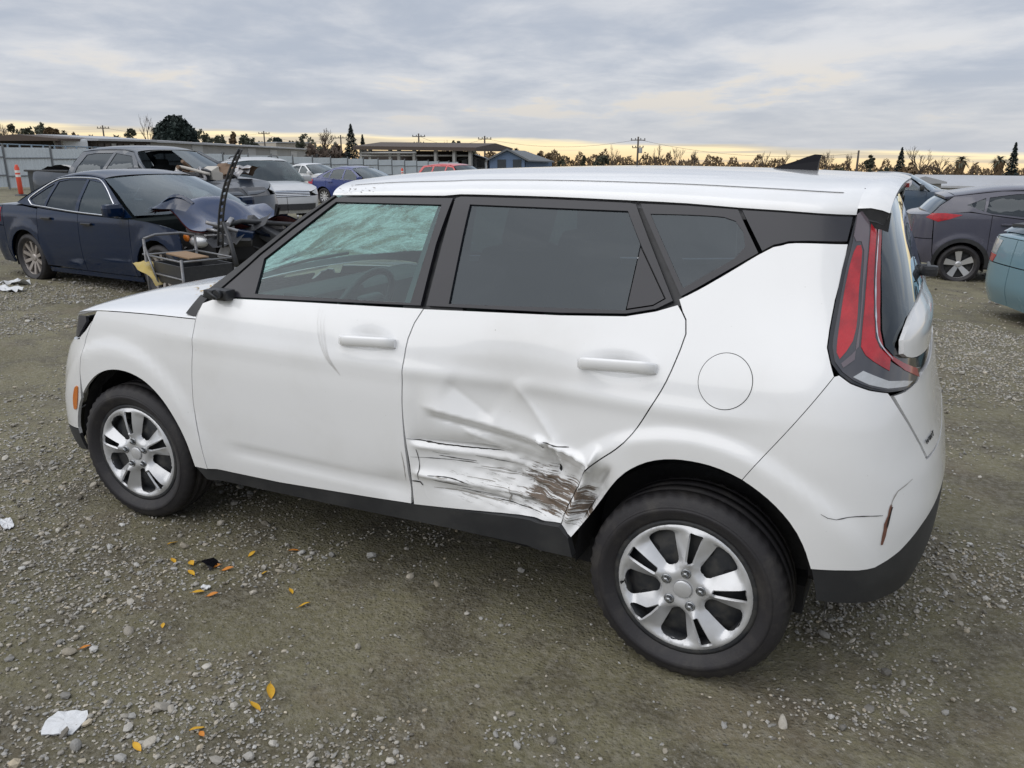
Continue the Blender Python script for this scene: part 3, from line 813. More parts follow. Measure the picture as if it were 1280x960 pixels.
def build_main_car():
    R = thing('hatchback_car', 'white boxy five-door hatchback with a crushed, scraped rear door, nearest to the camera', 'car')
    P, N = SH.P, SH.N
    kw = dict(surf=P, nrm=N)
    def pn(name, poly, m, par=R, mir=True, **k):
        o = panel(name, poly, P, N, m, par, **k)
        if mir:
            k2 = dict(k); k2.pop('disp', None)
            panel(name, poly, P, N, WHITE if m is WHITE_SCRAPED else m, mpar.get(par, par), mirror=True, **k2)
        return o
    mpar = {}
    # --- outlines in (u, z) metres
    fd = catmull([(-2.066, 1.078), (-2.086, 1.013), (-2.098, .901), (-2.124, .724), (-2.131, .616), (-2.116, .497), (-2.100, .350)], .03)     # fender / door
    dr = catmull([(-.990, 1.146), (-1.018, 1.095), (-1.034, 1.04), (-1.041, .958), (-1.045, .859), (-1.046, .76), (-1.043, .659), (-1.037, .565), (-1.036, .408)], .03)   # door / door
    qd = catmull([(-.092, 1.232), (-.060, 1.190), (-.053, 1.150), (-.062, 1.105), (-.090, 1.010), (-.130, .925), (-.180, .836), (-.228, .780), (-.286, .730), (-.335, .682), (-.370, .613), (-.405, .530), (-.425, .462)], .025)
    beltF = [(-2.066, 1.095), (-1.994, 1.104), (-1.805, 1.112), (-1.537, 1.124), (-.990, 1.149)]
    beltR = [(-.990, 1.149), (-.47, 1.170), (-.25, 1.186), (-.157, 1.208), (-.092, 1.238)]
    farch = catmull([(-2.965, .30), (-2.962, .395), (-2.918, .510), (-2.850, .605), (-2.765, .680), (-2.680, .722), (-2.590, .740), (-2.490, .735), (-2.396, .705), (-2.307, .640), (-2.242, .551), (-2.200, .455), (-2.178, .345)], .025)
    rarch = catmull([(-.385, .425), (-.335, .500), (-.278, .592), (-.241, .650), (-.195, .708), (-.125, .757), (-.04, .782), (.066, .782), (.160, .756), (.235, .710), (.291, .650), (.326, .585), (.350, .508), (.372, .395)], .025)
    hood = catmull([(-2.088, 1.013), (-2.42, 1.005), (-2.72, .991), (-2.88, .968), (-3.05, .952), (-3.3, .94), (-3.73, .935)], .04)
    rockT = [(-2.178, .345), (-2.100, .348), (-1.694, .362), (-1.036, .408)]
    rockR = [(-1.036, .408), (-.76, .436), (-.60, .452), (-.425, .462)]
    seam = [(.385, 1.075), (.193, .804), (.163, .7555)]
    lampL = catmull([(.535, 1.572), (.497, 1.535), (.465, 1.496), (.430, 1.422), (.402, 1.353), (.380, 1.270), (.366, 1.194), (.362, 1.148), (.374, 1.107), (.397, 1.079), (.426, 1.058), (.472, 1.039), (.520, 1.026), (.568, 1.021), (.618, 1.030), (.650, 1.060)], .03)
    lampR = catmull([(.628, 1.558), (.605, 1.52), (.566, 1.455), (.540, 1.385), (.523, 1.319), (.510, 1.24), (.506, 1.190), (.513, 1.142), (.538, 1.109), (.575, 1.085), (.612, 1.068), (.650, 1.060)], .03)
    # --- body sides
    front_edge = [p for p in hood if p[0] > -2.745]
    seamF = [(-2.745, .985), (-2.80, .86), (-2.86, .70), (-2.885, .572)]
    arF = [p for p in farch if p[0] > -2.885]
    pn('front_fender', front_edge + seamF[1:-1] + arF[0:] + [rockT[1]] + fd[::-1][1:-1], WHITE, step=.035, bstep=.02)
    # front bumper, wraps to the nose
    arB = [p for p in farch if p[0] <= -2.885]
    headl = [(-2.80, .962), (-2.795, .935), (-2.83, .895), (-2.88, .862), (-3.05, .845), (-3.12, .90), (-3.05, .945), (-2.88, .962)]
    pn('front_bumper', [(-2.75, .94), (-2.80, .86), (-2.86, .70)] + arB[::-1][:-2] + [(-2.966, .388), (-3.10, .375), (-3.73, .36), (-3.73, .60), (-3.73, .835), (-3.05, .840), (-2.86, .850), (-2.80, .895)], WHITE, step=.035, bstep=.02)
    pn('bumper_lip', [(-2.966, .385), (-3.10, .372), (-3.73, .357), (-3.73, .22), (-3.10, .235), (-2.955, .27)], PLAST, step=.05)
    h1 = pn('headlight', headl, SMOKE, step=.03, off=-.004)
    pn('grille', [(-3.13, .905), (-3.07, .846), (-3.73, .840), (-3.73, .93), (-3.3, .935), (-3.12, .942)], GLOSSB, step=.04, off=-.006)
    pn('side_marker', catmull([(-2.962, .495), (-2.95, .56), (-2.92, .615), (-2.893, .622), (-2.905, .575), (-2.935, .50)], .012, True), AMBER, step=.02, off=.004, depth=.008)
    # doors
    fdoor = pn('front_door', fd + rockT[2:3] + dr[::-1] + beltF[::-1][1:-1], WHITE, step=.03, bstep=.02, disp=front_door_disp)
    dr2 = [(u + .011 * float(sstep(.80, .50, z)), z) for u, z in dr]
    rdoor = panel('rear_door', dr2 + rockR[1:-1] + qd[::-1] + beltR[::-1][1:-1], P, N, WHITE_SCRAPED, R, step=.0085, bstep=.010, gap=.003, disp=rear_door_disp)
    rdoor['label'] = 'caved-in rear door with creases and brown scrape marks'
    rdoor2 = panel('rear_door', dr + rockR[1:-1] + qd[::-1] + beltR[::-1][1:-1], P, N, WHITE, R, step=.04, bstep=.025, mirror=True)
    # quarter panel and rear bumper
    bandL = catmull([(-.092, 1.246), (-.04, 1.276), (.04, 1.330), (.115, 1.383), (.156, 1.408), (.202, 1.419), (.283, 1.422), (.43, 1.421)], .03)
    arq = [p for p in rarch if p[0] < .155]; arb = [p for p in rarch if p[0] >= .155]
    lp_q = [p for p in lampL if p[1] <= 1.418 and p[0] <= .386]
    lp_b = [p for p in lampL if p[0] > .386 and p[1] < 1.10 and p[0] < .53]
    quarter = qd[::-1][::-1] + [] 
    qpoly = bandL + lp_q + seam + arq[::-1] + [(-.40, .435)] + qd[::-1][:-1]
    panel('quarter_panel', qpoly, P, N, WHITE_SCRAPED, R, step=.011, bstep=.012, gap=.0012, disp=qp_disp)
    panel('quarter_panel', qpoly, P, N, WHITE, R, step=.04, bstep=.025, mirror=True)
    gate = [(.528, 1.014), (.575, .925), (.611, .847), (.628, .795)]
    trimT = catmull([(.351, .510), (.42, .516), (.487, .520), (.540, .552), (.600, .612), (.68, .655), (.75, .665), (.934, .67)], .03)
    bump = [seam[0]] + lp_b + gate + [(.934, .79)] + trimT[::-1] + [p for p in arb[::-1] if p[1] > .515 and p[0] > .175] + seam[::-1][:2]
    pn('rear_bumper', bump, WHITE, step=.022, bstep=.018, gap=.0009)
    pn('bumper_skirt', trimT + [(.934, .36), (.70, .372), (.58, .382), (.47, .396), (.377, .403)], PLAST, step=.03, bstep=.02, off=-.003)
    pn('rocker_sill', rockT + rockR[1:] + [(-.39, .425), (-.376, .352), (-.88, .338), (-1.49, .310), (-2.13, .288)], PLAST, step=.05, bstep=.03, off=-.004, depth=.03)
    # --- greenhouse
    gF = [(-1.800, 1.135), (-1.812, 1.262), (-1.63, 1.392), (-1.497, 1.489), (-1.006, 1.493), (-1.017, 1.40), (-1.053, 1.161)]
    frF = [(-2.02, 1.106), (-1.84, 1.274), (-1.69, 1.383), (-1.50, 1.509), (-1.23, 1.516), (-.962, 1.520), (-.990, 1.36), (-1.005, 1.153), (-1.537, 1.128), (-1.805, 1.116)]
    f1 = pn('front_window_frame', frF, TRIM_S, fdoor, step=.04, bstep=.025, holes=[gF], off=-.002); 
    w1 = pn('front_window', shrink(gF, -.004), G_FRONT, fdoor, step=.06, off=-.010, depth=0)
    gR = [(-.886, 1.497), (-.306, 1.493), (-.244, 1.397), (-.255, 1.203), (-.891, 1.171)]
    gAll = [(-.886, 1.497), (-.306, 1.493), (-.244, 1.397), (-.135, 1.245), (-.170, 1.222), (-.255, 1.203), (-.891, 1.171)]
    frR = [(-.955, 1.520), (-.935, 1.526), (-.60, 1.526), (-.305, 1.521), (-.283, 1.518), (-.108, 1.240), (-.157, 1.212), (-.25, 1.190), (-.47, 1.174), (-.985, 1.154)]
    pn('rear_window_frame', frR, TRIM_S, rdoor, step=.04, bstep=.025, holes=[gAll], off=-.002)
    pn('rear_window', [(-.890, 1.501), (-.306, 1.497), (-.244, 1.399), (-.255, 1.199), (-.895, 1.167)], G_PRIV, rdoor, step=.06, off=-.010, depth=0)
    pn('window_corner', [(-.244, 1.397), (-.135, 1.245), (-.170, 1.222), (-.255, 1.203)], TRIM_S, rdoor, step=.04, off=-.005, gap=.003)
    for pp in ([(-1.10, 1.12), (-.84, 1.12), (-.87, 1.515), (-1.03, 1.515)], [(-.34, 1.517), (-.21, 1.515), (-.03, 1.26), (-.15, 1.2)]): pn('inner_pillar', pp, TRIM, step=.08, off=-.022, depth=0)
    gQ = catmull([(-.225, 1.486), (-.10, 1.487), (.0, 1.484), (.035, 1.474), (.062, 1.445), (.075, 1.405), (.05, 1.372), (-.02, 1.325), (-.085, 1.281)], .03)
    fQ = [(-.272, 1.519), (-.116, 1.517), (.038, 1.510), (.119, 1.389), (.04, 1.336), (-.04, 1.282), (-.088, 1.252)]
    qf = pn('quarter_window_frame', fQ, TRIM_S, step=.03, bstep=.02, holes=[gQ])
    pn('quarter_window', shrink(gQ, -.004), G_PRIV, step=.05, off=-.004, depth=0)
    pn('pillar_cover', [(.046, 1.509), (.25, 1.502), (.458, 1.495), (.428, 1.426), (.283, 1.426), (.202, 1.423), (.156, 1.412), (.126, 1.393)], TRIM_S, step=.04, bstep=.02)
    pn('window_pillar', [(-2.085, 1.100), (-2.078, 1.118), (-1.86, 1.290), (-1.70, 1.402), (-1.515, 1.517), (-1.50, 1.513), (-1.69, 1.387), (-1.84, 1.278), (-2.025, 1.106)], TRIM, step=.04, bstep=.02, off=.002)
    # --- roof
    red = catmull([(-1.52, 1.512), (-1.23, 1.519), (-1.0, 1.523), (-.935, 1.529), (-.6, 1.529), (-.295, 1.524), (-.116, 1.520), (.035, 1.512), (.25, 1.504), (.47, 1.497)], .06)
    e = np.array(red); E = P(e[:, 0], e[:, 1]); E[:, 1] -= .001; E[:, 2] += .002
    zc = pchip([-1.55, -1.3, -1.0, -.5, 0, .3, .6], [1.566, 1.596, 1.612, 1.622, 1.616, 1.604, 1.59])
    cr = zc(E[:, 0]) - E[:, 2]
    bow = np.interp(E[:, 0], [-1.52, -1.2, .2, .47], [-.10, -.03, 0, .05])
    G = RG = strip(E, 41, cr, bow, p=4.0, q=.58)
    mb = MB().grid(G); roof = mb.build('roof', WHITE, R)
    G2 = G.copy(); G2[:, :, 2] -= .035; G2[:, :, 1] *= .97
    MB().grid(G2, flip=True).build('headliner', HEADL, roof)
    for s in (6, 34):                                                       # roof channels
        L = G[1:-1, s]; V = []
        mbt = MB(); mbt.grid(np.stack([L + np.array([0, -.0032, .0018]), L + np.array([0, .0032, .0018])], 1)); mbt.build('roof_channel', TRIM, roof)
    # the seam in front of the tailgate
    # spoiler: carries the roof line past the glass
    base = G[-1][np.abs(G[-1][:, 1]) < .585]; rows = []
    for dx, dz, ky in ((.0, .0, 1.), (.035, .002, .99), (.065, -.004, .975), (.085, -.012, .96)):
        r = base.copy(); r[:, 0] += dx; r[:, 2] += dz; r[:, 1] *= ky; rows.append(r)
    top = np.array(rows); bot = top.copy(); bot[:, :, 2] -= .035; bot[:, :, 0] -= .012
    mbs = MB().grid(top); ub = MB().grid(bot, flip=True); lip = top[-1].copy(); lip[:, 2] -= .018; lip[:, 0] -= .004; mbs.grid(np.stack([top[-1], lip]), smooth=False); ub.grid(np.stack([lip, bot[-1]]), smooth=False)
    for q, fl in ((0, True), (-1, False)):
        e0 = top[:, q].copy(); e1 = bot[:, q].copy(); e1[:, 2] -= .02; sy = -1 if q == 0 else 1; e0[:, 1] += sy * .006; e1[:, 1] += sy * .008; e0[:, 0] += .004; e1[:, 0] += .014; MB().grid(np.stack([e0, e1]), smooth=False, flip=fl).build('spoiler_end_cap', TRIM, roof)
    sp = mbs.build('roof_spoiler', WHITE, R); ub.build('spoiler_underside', TRIM, sp)
    mbl = MB().box((top[-1, :, 0].max() - .004, 0, top[-1, :, 2].max() - .02), (.012, .30, .014)); mbl.build('high_brake_light', REDM, sp)
    # --- windshield, cracked and sagging
    a = catmull([(-2.078, 1.118), (-1.96, 1.212), (-1.836, 1.308), (-1.68, 1.415), (-1.523, 1.512)], .05)
    e = np.array(a); EA = P(e[:, 0], e[:, 1]); EA[:, 1] += .02
    GW = strip(EA, 41, np.linspace(.01, .035, len(EA)), np.linspace(-.22, -.09, len(EA)), p=2)
    # slumped towards the cabin on the far side
    ii, jj = np.meshgrid(np.linspace(0, 1, GW.shape[0]), np.linspace(-1, 1, GW.shape[1]), indexing='ij')
    GW[:, :, 0] += .06 * np.exp(-((jj - .35) / .45) ** 2 - ((ii - .45) / .35) ** 2); GW[:, :, 2] -= .05 * np.exp(-((jj - .35) / .45) ** 2 - ((ii - .45) / .35) ** 2)
    MB().grid(GW).build('windshield', WINDSH, R)
    # --- hood
    e = np.array(hood); EH = P(e[:, 0], e[:, 1]); EH[:, 2] += .002
    cr = np.interp(e[:, 0], [-3.73, -3.3, -3.0, -2.7, -2.1], [0, .012, .03, .055, .085])
    bw = np.interp(e[:, 0], [-3.3, -2.6, -2.088], [0, -.02, -.16])
    GH = strip(EH, 41, cr, bw, p=3.4, q=.8)
    hd = MB().grid(GH, flip=True).build('hood', WHITE, R)
    CW = strip(np.stack([EH[0], EA[0]]), 31, [.085, .01], [-.16, -.22], p=3.4, q=.8); CW[:, :, 2] += .004
    MB().grid(CW).build('cowl_panel', TRIM, R)
    # cowl: dark filler between hood corner and pillar
    pn('cowl_side', [(-2.088, 1.015), (-2.068, 1.08), (-2.05, 1.105), (-2.10, 1.112), (-2.16, 1.03)], TRIM, step=.03, off=-.006)
    for s in (1,):
        MB().tube([(-2.30, -.35, 1.115), (-2.22, .0, 1.15), (-2.18, .25, 1.16)], .008, 6).tube([(-2.27, .35, 1.115), (-2.20, .60, 1.12)], .008, 6).build('wiper', TRIM, R)
    # --- tail lamps
    lamp = lampL + lampR[::-1][1:]
    lo = pn('tail_light', lamp, GLOSSB, step=.025, bstep=.02, off=.002)
    hs = [(.466, 1.492), (.500, 1.508), (.540, 1.480), (.553, 1.462), (.530, 1.39), (.514, 1.319), (.502, 1.24), (.498, 1.190), (.505, 1.140), (.530, 1.104), (.57, 1.078), (.615, 1.060), (.630, 1.045), (.605, 1.036), (.567, 1.030), (.52, 1.034), (.475, 1.046), (.432, 1.066), (.404, 1.087), (.384, 1.112), (.376, 1.148), (.380, 1.194), (.394, 1.270), (.416, 1.353), (.443, 1.422)]
    pn('lens_housing', catmull(hs, .02, True), SMOKE, lo, step=.02, off=.0045, depth=.004, gap=0)
    k = dict(step=.02, off=.0062, depth=.003, bstep=.012, gap=.0006)
    pn('lens', catmull([(.456, 1.415), (.470, 1.416), (.472, 1.40), (.450, 1.30), (.437, 1.20), (.428, 1.165), (.395, 1.118), (.386, 1.135), (.390, 1.20), (.405, 1.29), (.432, 1.375)], .02, True), REDL, lo, **k)
    pn('lens', [(.523, 1.490), (.503, 1.425), (.484, 1.36), (.468, 1.29), (.454, 1.21), (.448, 1.150), (.460, 1.128), (.479, 1.112), (.522, 1.082), (.527, 1.116), (.498, 1.145), (.487, 1.172), (.487, 1.24), (.497, 1.320), (.515, 1.39), (.541, 1.470)], REDL, lo, **k)
    pn('lens', [(.546, 1.470), (.520, 1.39), (.502, 1.320), (.492, 1.24), (.492, 1.178), (.503, 1.150), (.531, 1.119), (.565, 1.095), (.618, 1.065), (.625, 1.040), (.57, 1.075), (.533, 1.108), (.509, 1.138), (.501, 1.19), (.505, 1.24), (.518, 1.319), (.536, 1.39), (.560, 1.46)], REDM, lo, **k)
    pn('lens', [(.470, 1.500), (.500, 1.512), (.518, 1.495), (.498, 1.425), (.480, 1.36), (.466, 1.31), (.452, 1.23), (.443, 1.15), (.425, 1.13), (.40, 1.108), (.405, 1.098), (.432, 1.118), (.437, 1.165), (.445, 1.21), (.458, 1.30), (.478, 1.40), (.472, 1.425), (.455, 1.425), (.448, 1.44)], SMOKEP, lo, **k)
    pn('lens', [(.428, 1.074), (.454, 1.090), (.519, 1.058), (.565, 1.049), (.598, 1.038), (.574, 1.031), (.515, 1.038), (.468, 1.053)], CLEARL, lo, **k)
    # --- tailgate
    gl = [(.632, 1.548), (.570, 1.452), (.545, 1.385), (.528, 1.319), (.515, 1.24), (.511, 1.190), (.518, 1.146), (.545, 1.114), (.552, 1.150), (.600, 1.206), (.70, 1.245), (.934, 1.26), (.934, 1.53), (.75, 1.545)]
    tg = pn('rear_window', gl, G_REAR, step=.03, off=-.002, bstep=.02)
    def bulge(u, z):
        o = N(u, z); return o * (.017 * np.exp(-((z - 1.165) / .055) ** 2))[:, None]
    t1 = pn('tailgate', catmull([(.934, 1.08), (.75, 1.085), (.655, 1.090), (.600, 1.098), (.562, 1.118), (.556, 1.155), (.602, 1.203), (.70, 1.240), (.934, 1.252)], .02, False), WHITE, step=.02, disp=bulge)
    pn('tailgate_infill', [(.530, 1.114), (.556, 1.145), (.588, 1.107), (.652, 1.086), (.934, 1.075), (.934, 1.045), (.655, 1.045), (.62, 1.033)], GLOSSB, step=.025, off=-.006)
    pn('tailgate_skin', [(.534, 1.016), (.575, 1.018), (.622, 1.028), (.66, 1.042), (.934, 1.04), (.934, .796), (.632, .800), (.615, .848), (.579, .925)], WHITE, step=.03)
    # wiper pivot
    wb = MB().tube([(.53, -.06, 1.285), (.565, -.06, 1.288)], .020, 12).box((.575, -.06, 1.285), (.05, .045, .036), bev=.012).tube([(.572, -.06, 1.285), (.575, .02, 1.275), (.57, .36, 1.262)], [.014, .010, .006], 8)
    wb.build('rear_wiper', TRIM, R)
    # badge lettering on the lower tailgate
    # --- cracks in the paint, scratches, rubbed marks: thin slivers on the skin
    def sliver(par, pts, w, m, disp=None, off=.0012, name='scratch', seed=1):
        q = catmull(pts, .012); r = random.Random(seed); n = len(q); L = []; Rr = []
        for i, (a, b) in enumerate(q):
            a2, b2 = q[min(i + 1, n - 1)]; a1, b1 = q[max(i - 1, 0)]; tx, tz = a2 - a1, b2 - b1; l = math.hypot(tx, tz) + 1e-9
            ww = w * math.sin(math.pi * (i + .6) / (n + .2)) ** .5 * r.uniform(.45, 1.15) / 2; nx, nz = -tz / l * ww, tx / l * ww
            L.append((a + nx, b + nz)); Rr.append((a - nx, b - nz))
        A = np.array([L, Rr]); U, Z = A[..., 0].ravel(), A[..., 1].ravel(); X = P(U, Z)
        if disp is not None: X = X + disp(U, Z)
        X = X + N(U, Z) * off; return MB().grid(X.reshape(2, n, 3)).build(name, m, par)
    CR = mat('dark_crack', (.02, .018, .016), .8); SC1 = mat('grey_scratch', (.34, .325, .30), .7); BR = mat('rusty_scratch', (.17, .075, .05), .8)
    sliver(rdoor, [(-1.034, .676), (-.95, .671), (-.856, .668), (-.76, .667), (-.70, .667), (-.641, .671)], .0055, CR, rear_door_disp, .002, 'crack', 3)
    sliver(rdoor, [(-1.02, .606), (-.94, .612), (-.859, .614), (-.76, .611)], .003, CR, rear_door_disp, .002, 'crack', 4)
    sliver(rdoor, [(-.995, .640), (-.985, .575), (-.992, .52)], .004, CR, rear_door_disp, .002, 'crack', 6)
    sliver(rdoor, [(-1.02, .510), (-.985, .512), (-.975, .500)], .006, CR, rear_door_disp, .002, 'crack', 5)
    sliver(rdoor, [(-.52, .755), (-.518, .735), (-.50, .722)], .006, CR, rear_door_disp, .002, 'crack', 7)
    sliver(rdoor, [(-.49, .752), (-.44, .745), (-.40, .748)], .0045, CR, rear_door_disp, .002, 'crack', 8)
    sliver(rdoor, [(-.64, .545), (-.625, .52), (-.64, .49)], .008, SC1, rear_door_disp, .002, 'scratch', 9)
    sliver(rdoor, [(-.93, .50), (-.80, .498), (-.66, .488)], .006, SC1, rear_door_disp, .002, 'scratch', 10)
    for k in range(26):
        rr = random.Random(200 + k); a = rr.uniform(-.95, -.50); z0 = rr.uniform(.49, .64) - .05 * (a + .7); l = rr.uniform(.05, .20)
        sliver(rdoor, [(a, z0), (a + l * .5, z0 + rr.uniform(-.008, .004)), (min(a + l, -.43), z0 - .06 * l)], rr.uniform(.0015, .004), SC1 if k % 3 else CR, rear_door_disp, .002, 'scratch', 300 + k)
    for k in range(9): sliver(fdoor, [(-1.454 + .006 * k, 1.114 - .004 * k), (-1.447 + .005 * k, 1.052), (-1.423 + .004 * k, .982), (-1.377, .923 + .003 * k), (-1.321, .874)][(k % 3):], .0012, mat('faint_scuff', (.60, .59, .57), .7), front_door_disp, .0012, 'scuff', 40 + k)
    sliver(fdoor, [(-1.060, .62), (-1.052, .56), (-1.055, .50)], .004, SC1, front_door_disp, .0015, 'scratch', 50)
    sliver(R, [(.360, .690), (.375, .680), (.393, .676), (.417, .682), (.450, .685), (.49, .683)], .003, CR, None, .0015, 'scratch', 51)
    sliver(R, [(.567, .769), (.545, .758), (.526, .748), (.512, .722), (.508, .707)], .003, SC1, None, .0015, 'scratch', 52)
    sliver(R, [(.509, .712), (.504, .680), (.498, .655), (.495, .620), (.493, .590)], .010, BR, None, .0015, 'scratch', 53)
    sliver(R, [(.511, .705), (.503, .670), (.499, .645)], .005, CR, None, .0022, 'scratch', 54)
    # raised drive badge on the tailgate corner: three small dark letters
    bd = holder('badge', R)
    for st in ([(.634, .852), (.638, .838), (.642, .849), (.646, .838), (.650, .852)], [(.656, .852), (.656, .838)], [(.662, .852), (.662, .838)], [(.662, .845), (.670, .845)], [(.670, .852), (.670, .838)], [(.676, .852), (.684, .852)], [(.680, .852), (.680, .838)]):
        MB().tube([P(a, b) + N(a, b) * .003 for a, b in st], .0016, 4).build('badge_stroke', STEEL, bd)
    sliver(lo, [(.546, 1.474), (.519, 1.39), (.5005, 1.32), (.4900, 1.24), (.4905, 1.175), (.505, 1.142), (.530, 1.112)], .0045, CHROME, None, .0098, 'bright_strip', 70)
    # --- handles
    def handle(par, p0, p1, th):
        u = np.linspace(p0[0], p1[0], 13); z = np.linspace(p0[1], p1[1], 13)
        A = P(u, z) ; Nn = N(u, z); lift = .030 * np.clip(np.minimum(np.arange(13), 12 - np.arange(13)) / 1.2, .25, 1) + .004
        sec = []
        for i in range(13):
            up = np.array([0, 0, 1.]); c = A[i] + Nn[i] * lift[i]; hh = th / 2 * (1. if 0 < i < 12 else .8)
            sec.append([c + up * hh * .95 - Nn[i] * .012, c + up * hh * .92 - Nn[i] * .002, c + up * hh * .55 + Nn[i] * .0015, c - up * hh * .70 + Nn[i] * .003, c - up * hh - Nn[i] * .010, c - Nn[i] * .016])
        S = np.array(sec); S = np.concatenate([S, S[:, :1]], 1)
        mb = MB().grid(S); k = len(mb.v) // 13
        mb.f += [tuple(range(6)), tuple(12 * 7 + q for q in range(5, -1, -1))]; mb.sm += [False, False]
        return mb.build('door_handle', WHITE, par, fixn=True)
    handle(fdoor, (-1.328, 1.004), (-1.080, 1.017), .042)
    handle(rdoor, (-.378, 1.030), (-.124, 1.041), .042)
    # fuel flap: a round door with its dark gap
    fu = lambda r: [(.082 + .079 * r * math.cos(t), 1.031 + .080 * r * math.sin(t)) for t in np.linspace(0, 2 * math.pi, 56, endpoint=False)]
    panel('flap_gap', fu(1.0), P, N, DARK, R, step=.03, off=.0006, depth=0, gap=0)
    panel('fuel_flap', fu(.975), P, N, WHITE, R, step=.02, off=.0018, depth=.001, gap=0)
    # torn-off mirror: the bare mount
    c = P(-1.945, 1.118); n = N(-1.945, 1.118)
    mb = MB().box((c[0] - .01, c[1] - .020, c[2] + .004), (.105, .055, .045), bev=.012).box((c[0] - .035, c[1] - .055, c[2] + .010), (.05, .03, .036), bev=.01)
    mb.tube([c + np.array([.01, -.05, .012]), c + np.array([.01, -.068, .012])], .017, 12).tube([c + np.array([-.03, -.07, .02]), c + np.array([.02, -.075, -.002])], .005, 6)
    mb.build('broken_mirror_mount', TRIM, R)
    # antenna fin
    fin = [(.0, .0), (.05, .022), (.10, .048), (.135, .070), (.158, .082), (.178, .080), (.172, .05), (.170, .0)]
    fw = lambda z: .030 if z < .01 else .016 * max(.25, 1 - z / .095)
    mbf = MB(); nf = len(fin); fx = [(-.035 + 1.18 * x, z * .74) for x, z in fin]
    Vf = [(x, .05 + s * fw(z), 1.606 + z - (.012 if z < .01 else 0)) for s in (-1, 1) for x, z in fx]
    mbf.add(Vf, [tuple(range(nf)), tuple(range(2 * nf - 1, nf - 1, -1))] + [(i, i + nf, (i + 1) % nf + nf, (i + 1) % nf) for i in range(nf)])
    mbf.build('antenna_fin', mat('fin_black', (.006, .006, .009), .5, spec=.15), R, fixn=True)
    # --- dark inner body, wheel wells, floor
    def inner(mir):
        pol = [(-3.6, .30), (-2.97, .30), (-2.955, .42), (-2.86, .60), (-2.70, .712), (-2.52, .735), (-2.36, .68), (-2.24, .54), (-2.18, .36), (-1.2, .36), (-.40, .42), (-.29, .585), (-.18, .72), (-.02, .775), (.14, .755), (.28, .66), (.345, .52), (.36, .42), (.85, .42), (.85, 1.03), (.50, 1.0), (.36, 1.12), (.30, 1.40), (.0, 1.29), (-.10, 1.20), (-.5, 1.15), (-1.99, 1.09), (-2.08, .99), (-2.7, .95), (-3.6, .90)]
        panel('inner_body', pol, P, N, DARK, R, step=.10, off=-.10 if not mir else -.04, depth=0, gap=0, mirror=mir)
    inner(False); inner(True)
    pan = MB().box((-1.30, 0, .30), (3.3, 1.42, .10)).box((-2.80, 0, .58), (.4, 1.1, .45)).box((-2.2, 0, .72), (.10, 1.40, .6)); pan.build('underbody', DARK, R)
    for ux in (0., -2.6):
        for s in (-1, 1):
            mb = MB()
            ang = np.linspace(math.radians(-4), math.radians(184), 25)
            r = .402 if ux == 0 else .395
            G = np.array([[(ux + .02 + r * math.cos(t), s * y, .345 + r * math.sin(t)) for y in (.845, .60)] for t in ang]); mb.grid(G)
            mb.add([(ux + .02, s * .60, .345)] + [tuple(p) for p in G[:, 1]], [(0, i + 1, i + 2) for i in range(24)])
            mb.build('wheel_well', PLAST2, R)
    # --- cabin
    seat_f = MB()
    def seat(x, y, mb, hr=True):
        mb.box((x, y, .72), (.52, .50, .16), bev=.05)
        M = Matrix.Translation((x + .30, y, .78)) @ Matrix.Rotation(math.radians(16), 4, 'Y')
        mb.box((0, 0, .26), (.14, .48, .62), M=M, bev=.05)
        if hr: mb.box((.0, 0, .66), (.10, .26, .18), M=M, bev=.04); mb.tube([M @ Vector((0, -.06, .5)), M @ Vector((0, -.06, .62))], .008, 6).tube([M @ Vector((0, .06, .5)), M @ Vector((0, .06, .62))], .008, 6)
    for y in (-.36, .36):
        m = MB(); seat(-1.28, y, m); m.build('front_seat', SEATM, R)
    m = MB(); m.box((-.42, 0, .72), (.50, 1.25, .16), bev=.05)
    M = Matrix.Translation((-.15, 0, .78)) @ Matrix.Rotation(math.radians(20), 4, 'Y'); m.box((0, 0, .25), (.14, 1.24, .58), M=M, bev=.05)
    for y in (-.36, 0, .36): m.box((.0, y, .60), (.09, .25, .15), M=M, bev=.03)
    m.build('rear_bench', SEATM, R)
    m = MB().box((-1.98, 0, .93), (.36, 1.40, .26), bev=.06).box((-1.83, -.36, 1.05), (.18, .36, .08), bev=.03); m.build('dashboard', SEATM, R)
    st = MB(); C = Vector((-1.62, -.36, 1.02)); M = Matrix.Translation(C) @ Matrix.Rotation(math.radians(-62), 4, 'Y')
    ring = [M @ Vector((.185 * math.cos(t), .185 * math.sin(t), 0)) for t in np.linspace(0, 2 * math.pi, 37)]
    st.tube(ring, .016, 8, cap=False); st.box((0, 0, -.02), (.14, .16, .05), M=M, bev=.02); st.box((0, 0, -.01), (.03, .34, .02), M=M); st.tube([M @ Vector((0, 0, -.02)), M @ Vector((0, 0, -.30))], .03, 8)
    st.build('steering_wheel', TRIM, R)
    # spent curtain airbag hanging along the far side
    # --- wheels
    main_wheel(R, 0., -.778, math.radians(82), bad=2, camber=0.)
    main_wheel(R, -2.6, -.775, math.radians(96), steer=math.radians(5.0))
    w = main_wheel(R, 0., .778, math.radians(20), mir=True); w = main_wheel(R, -2.6, .775, math.radians(40), mir=True)
    # dry bits caught at the roof's front corner and on the hood
    rr = random.Random(3); dry = mat('dry_leaf_bits', (.085, .055, .030), .9, vary=(90, .6, (.20, .12, .04))); mbd = MB()
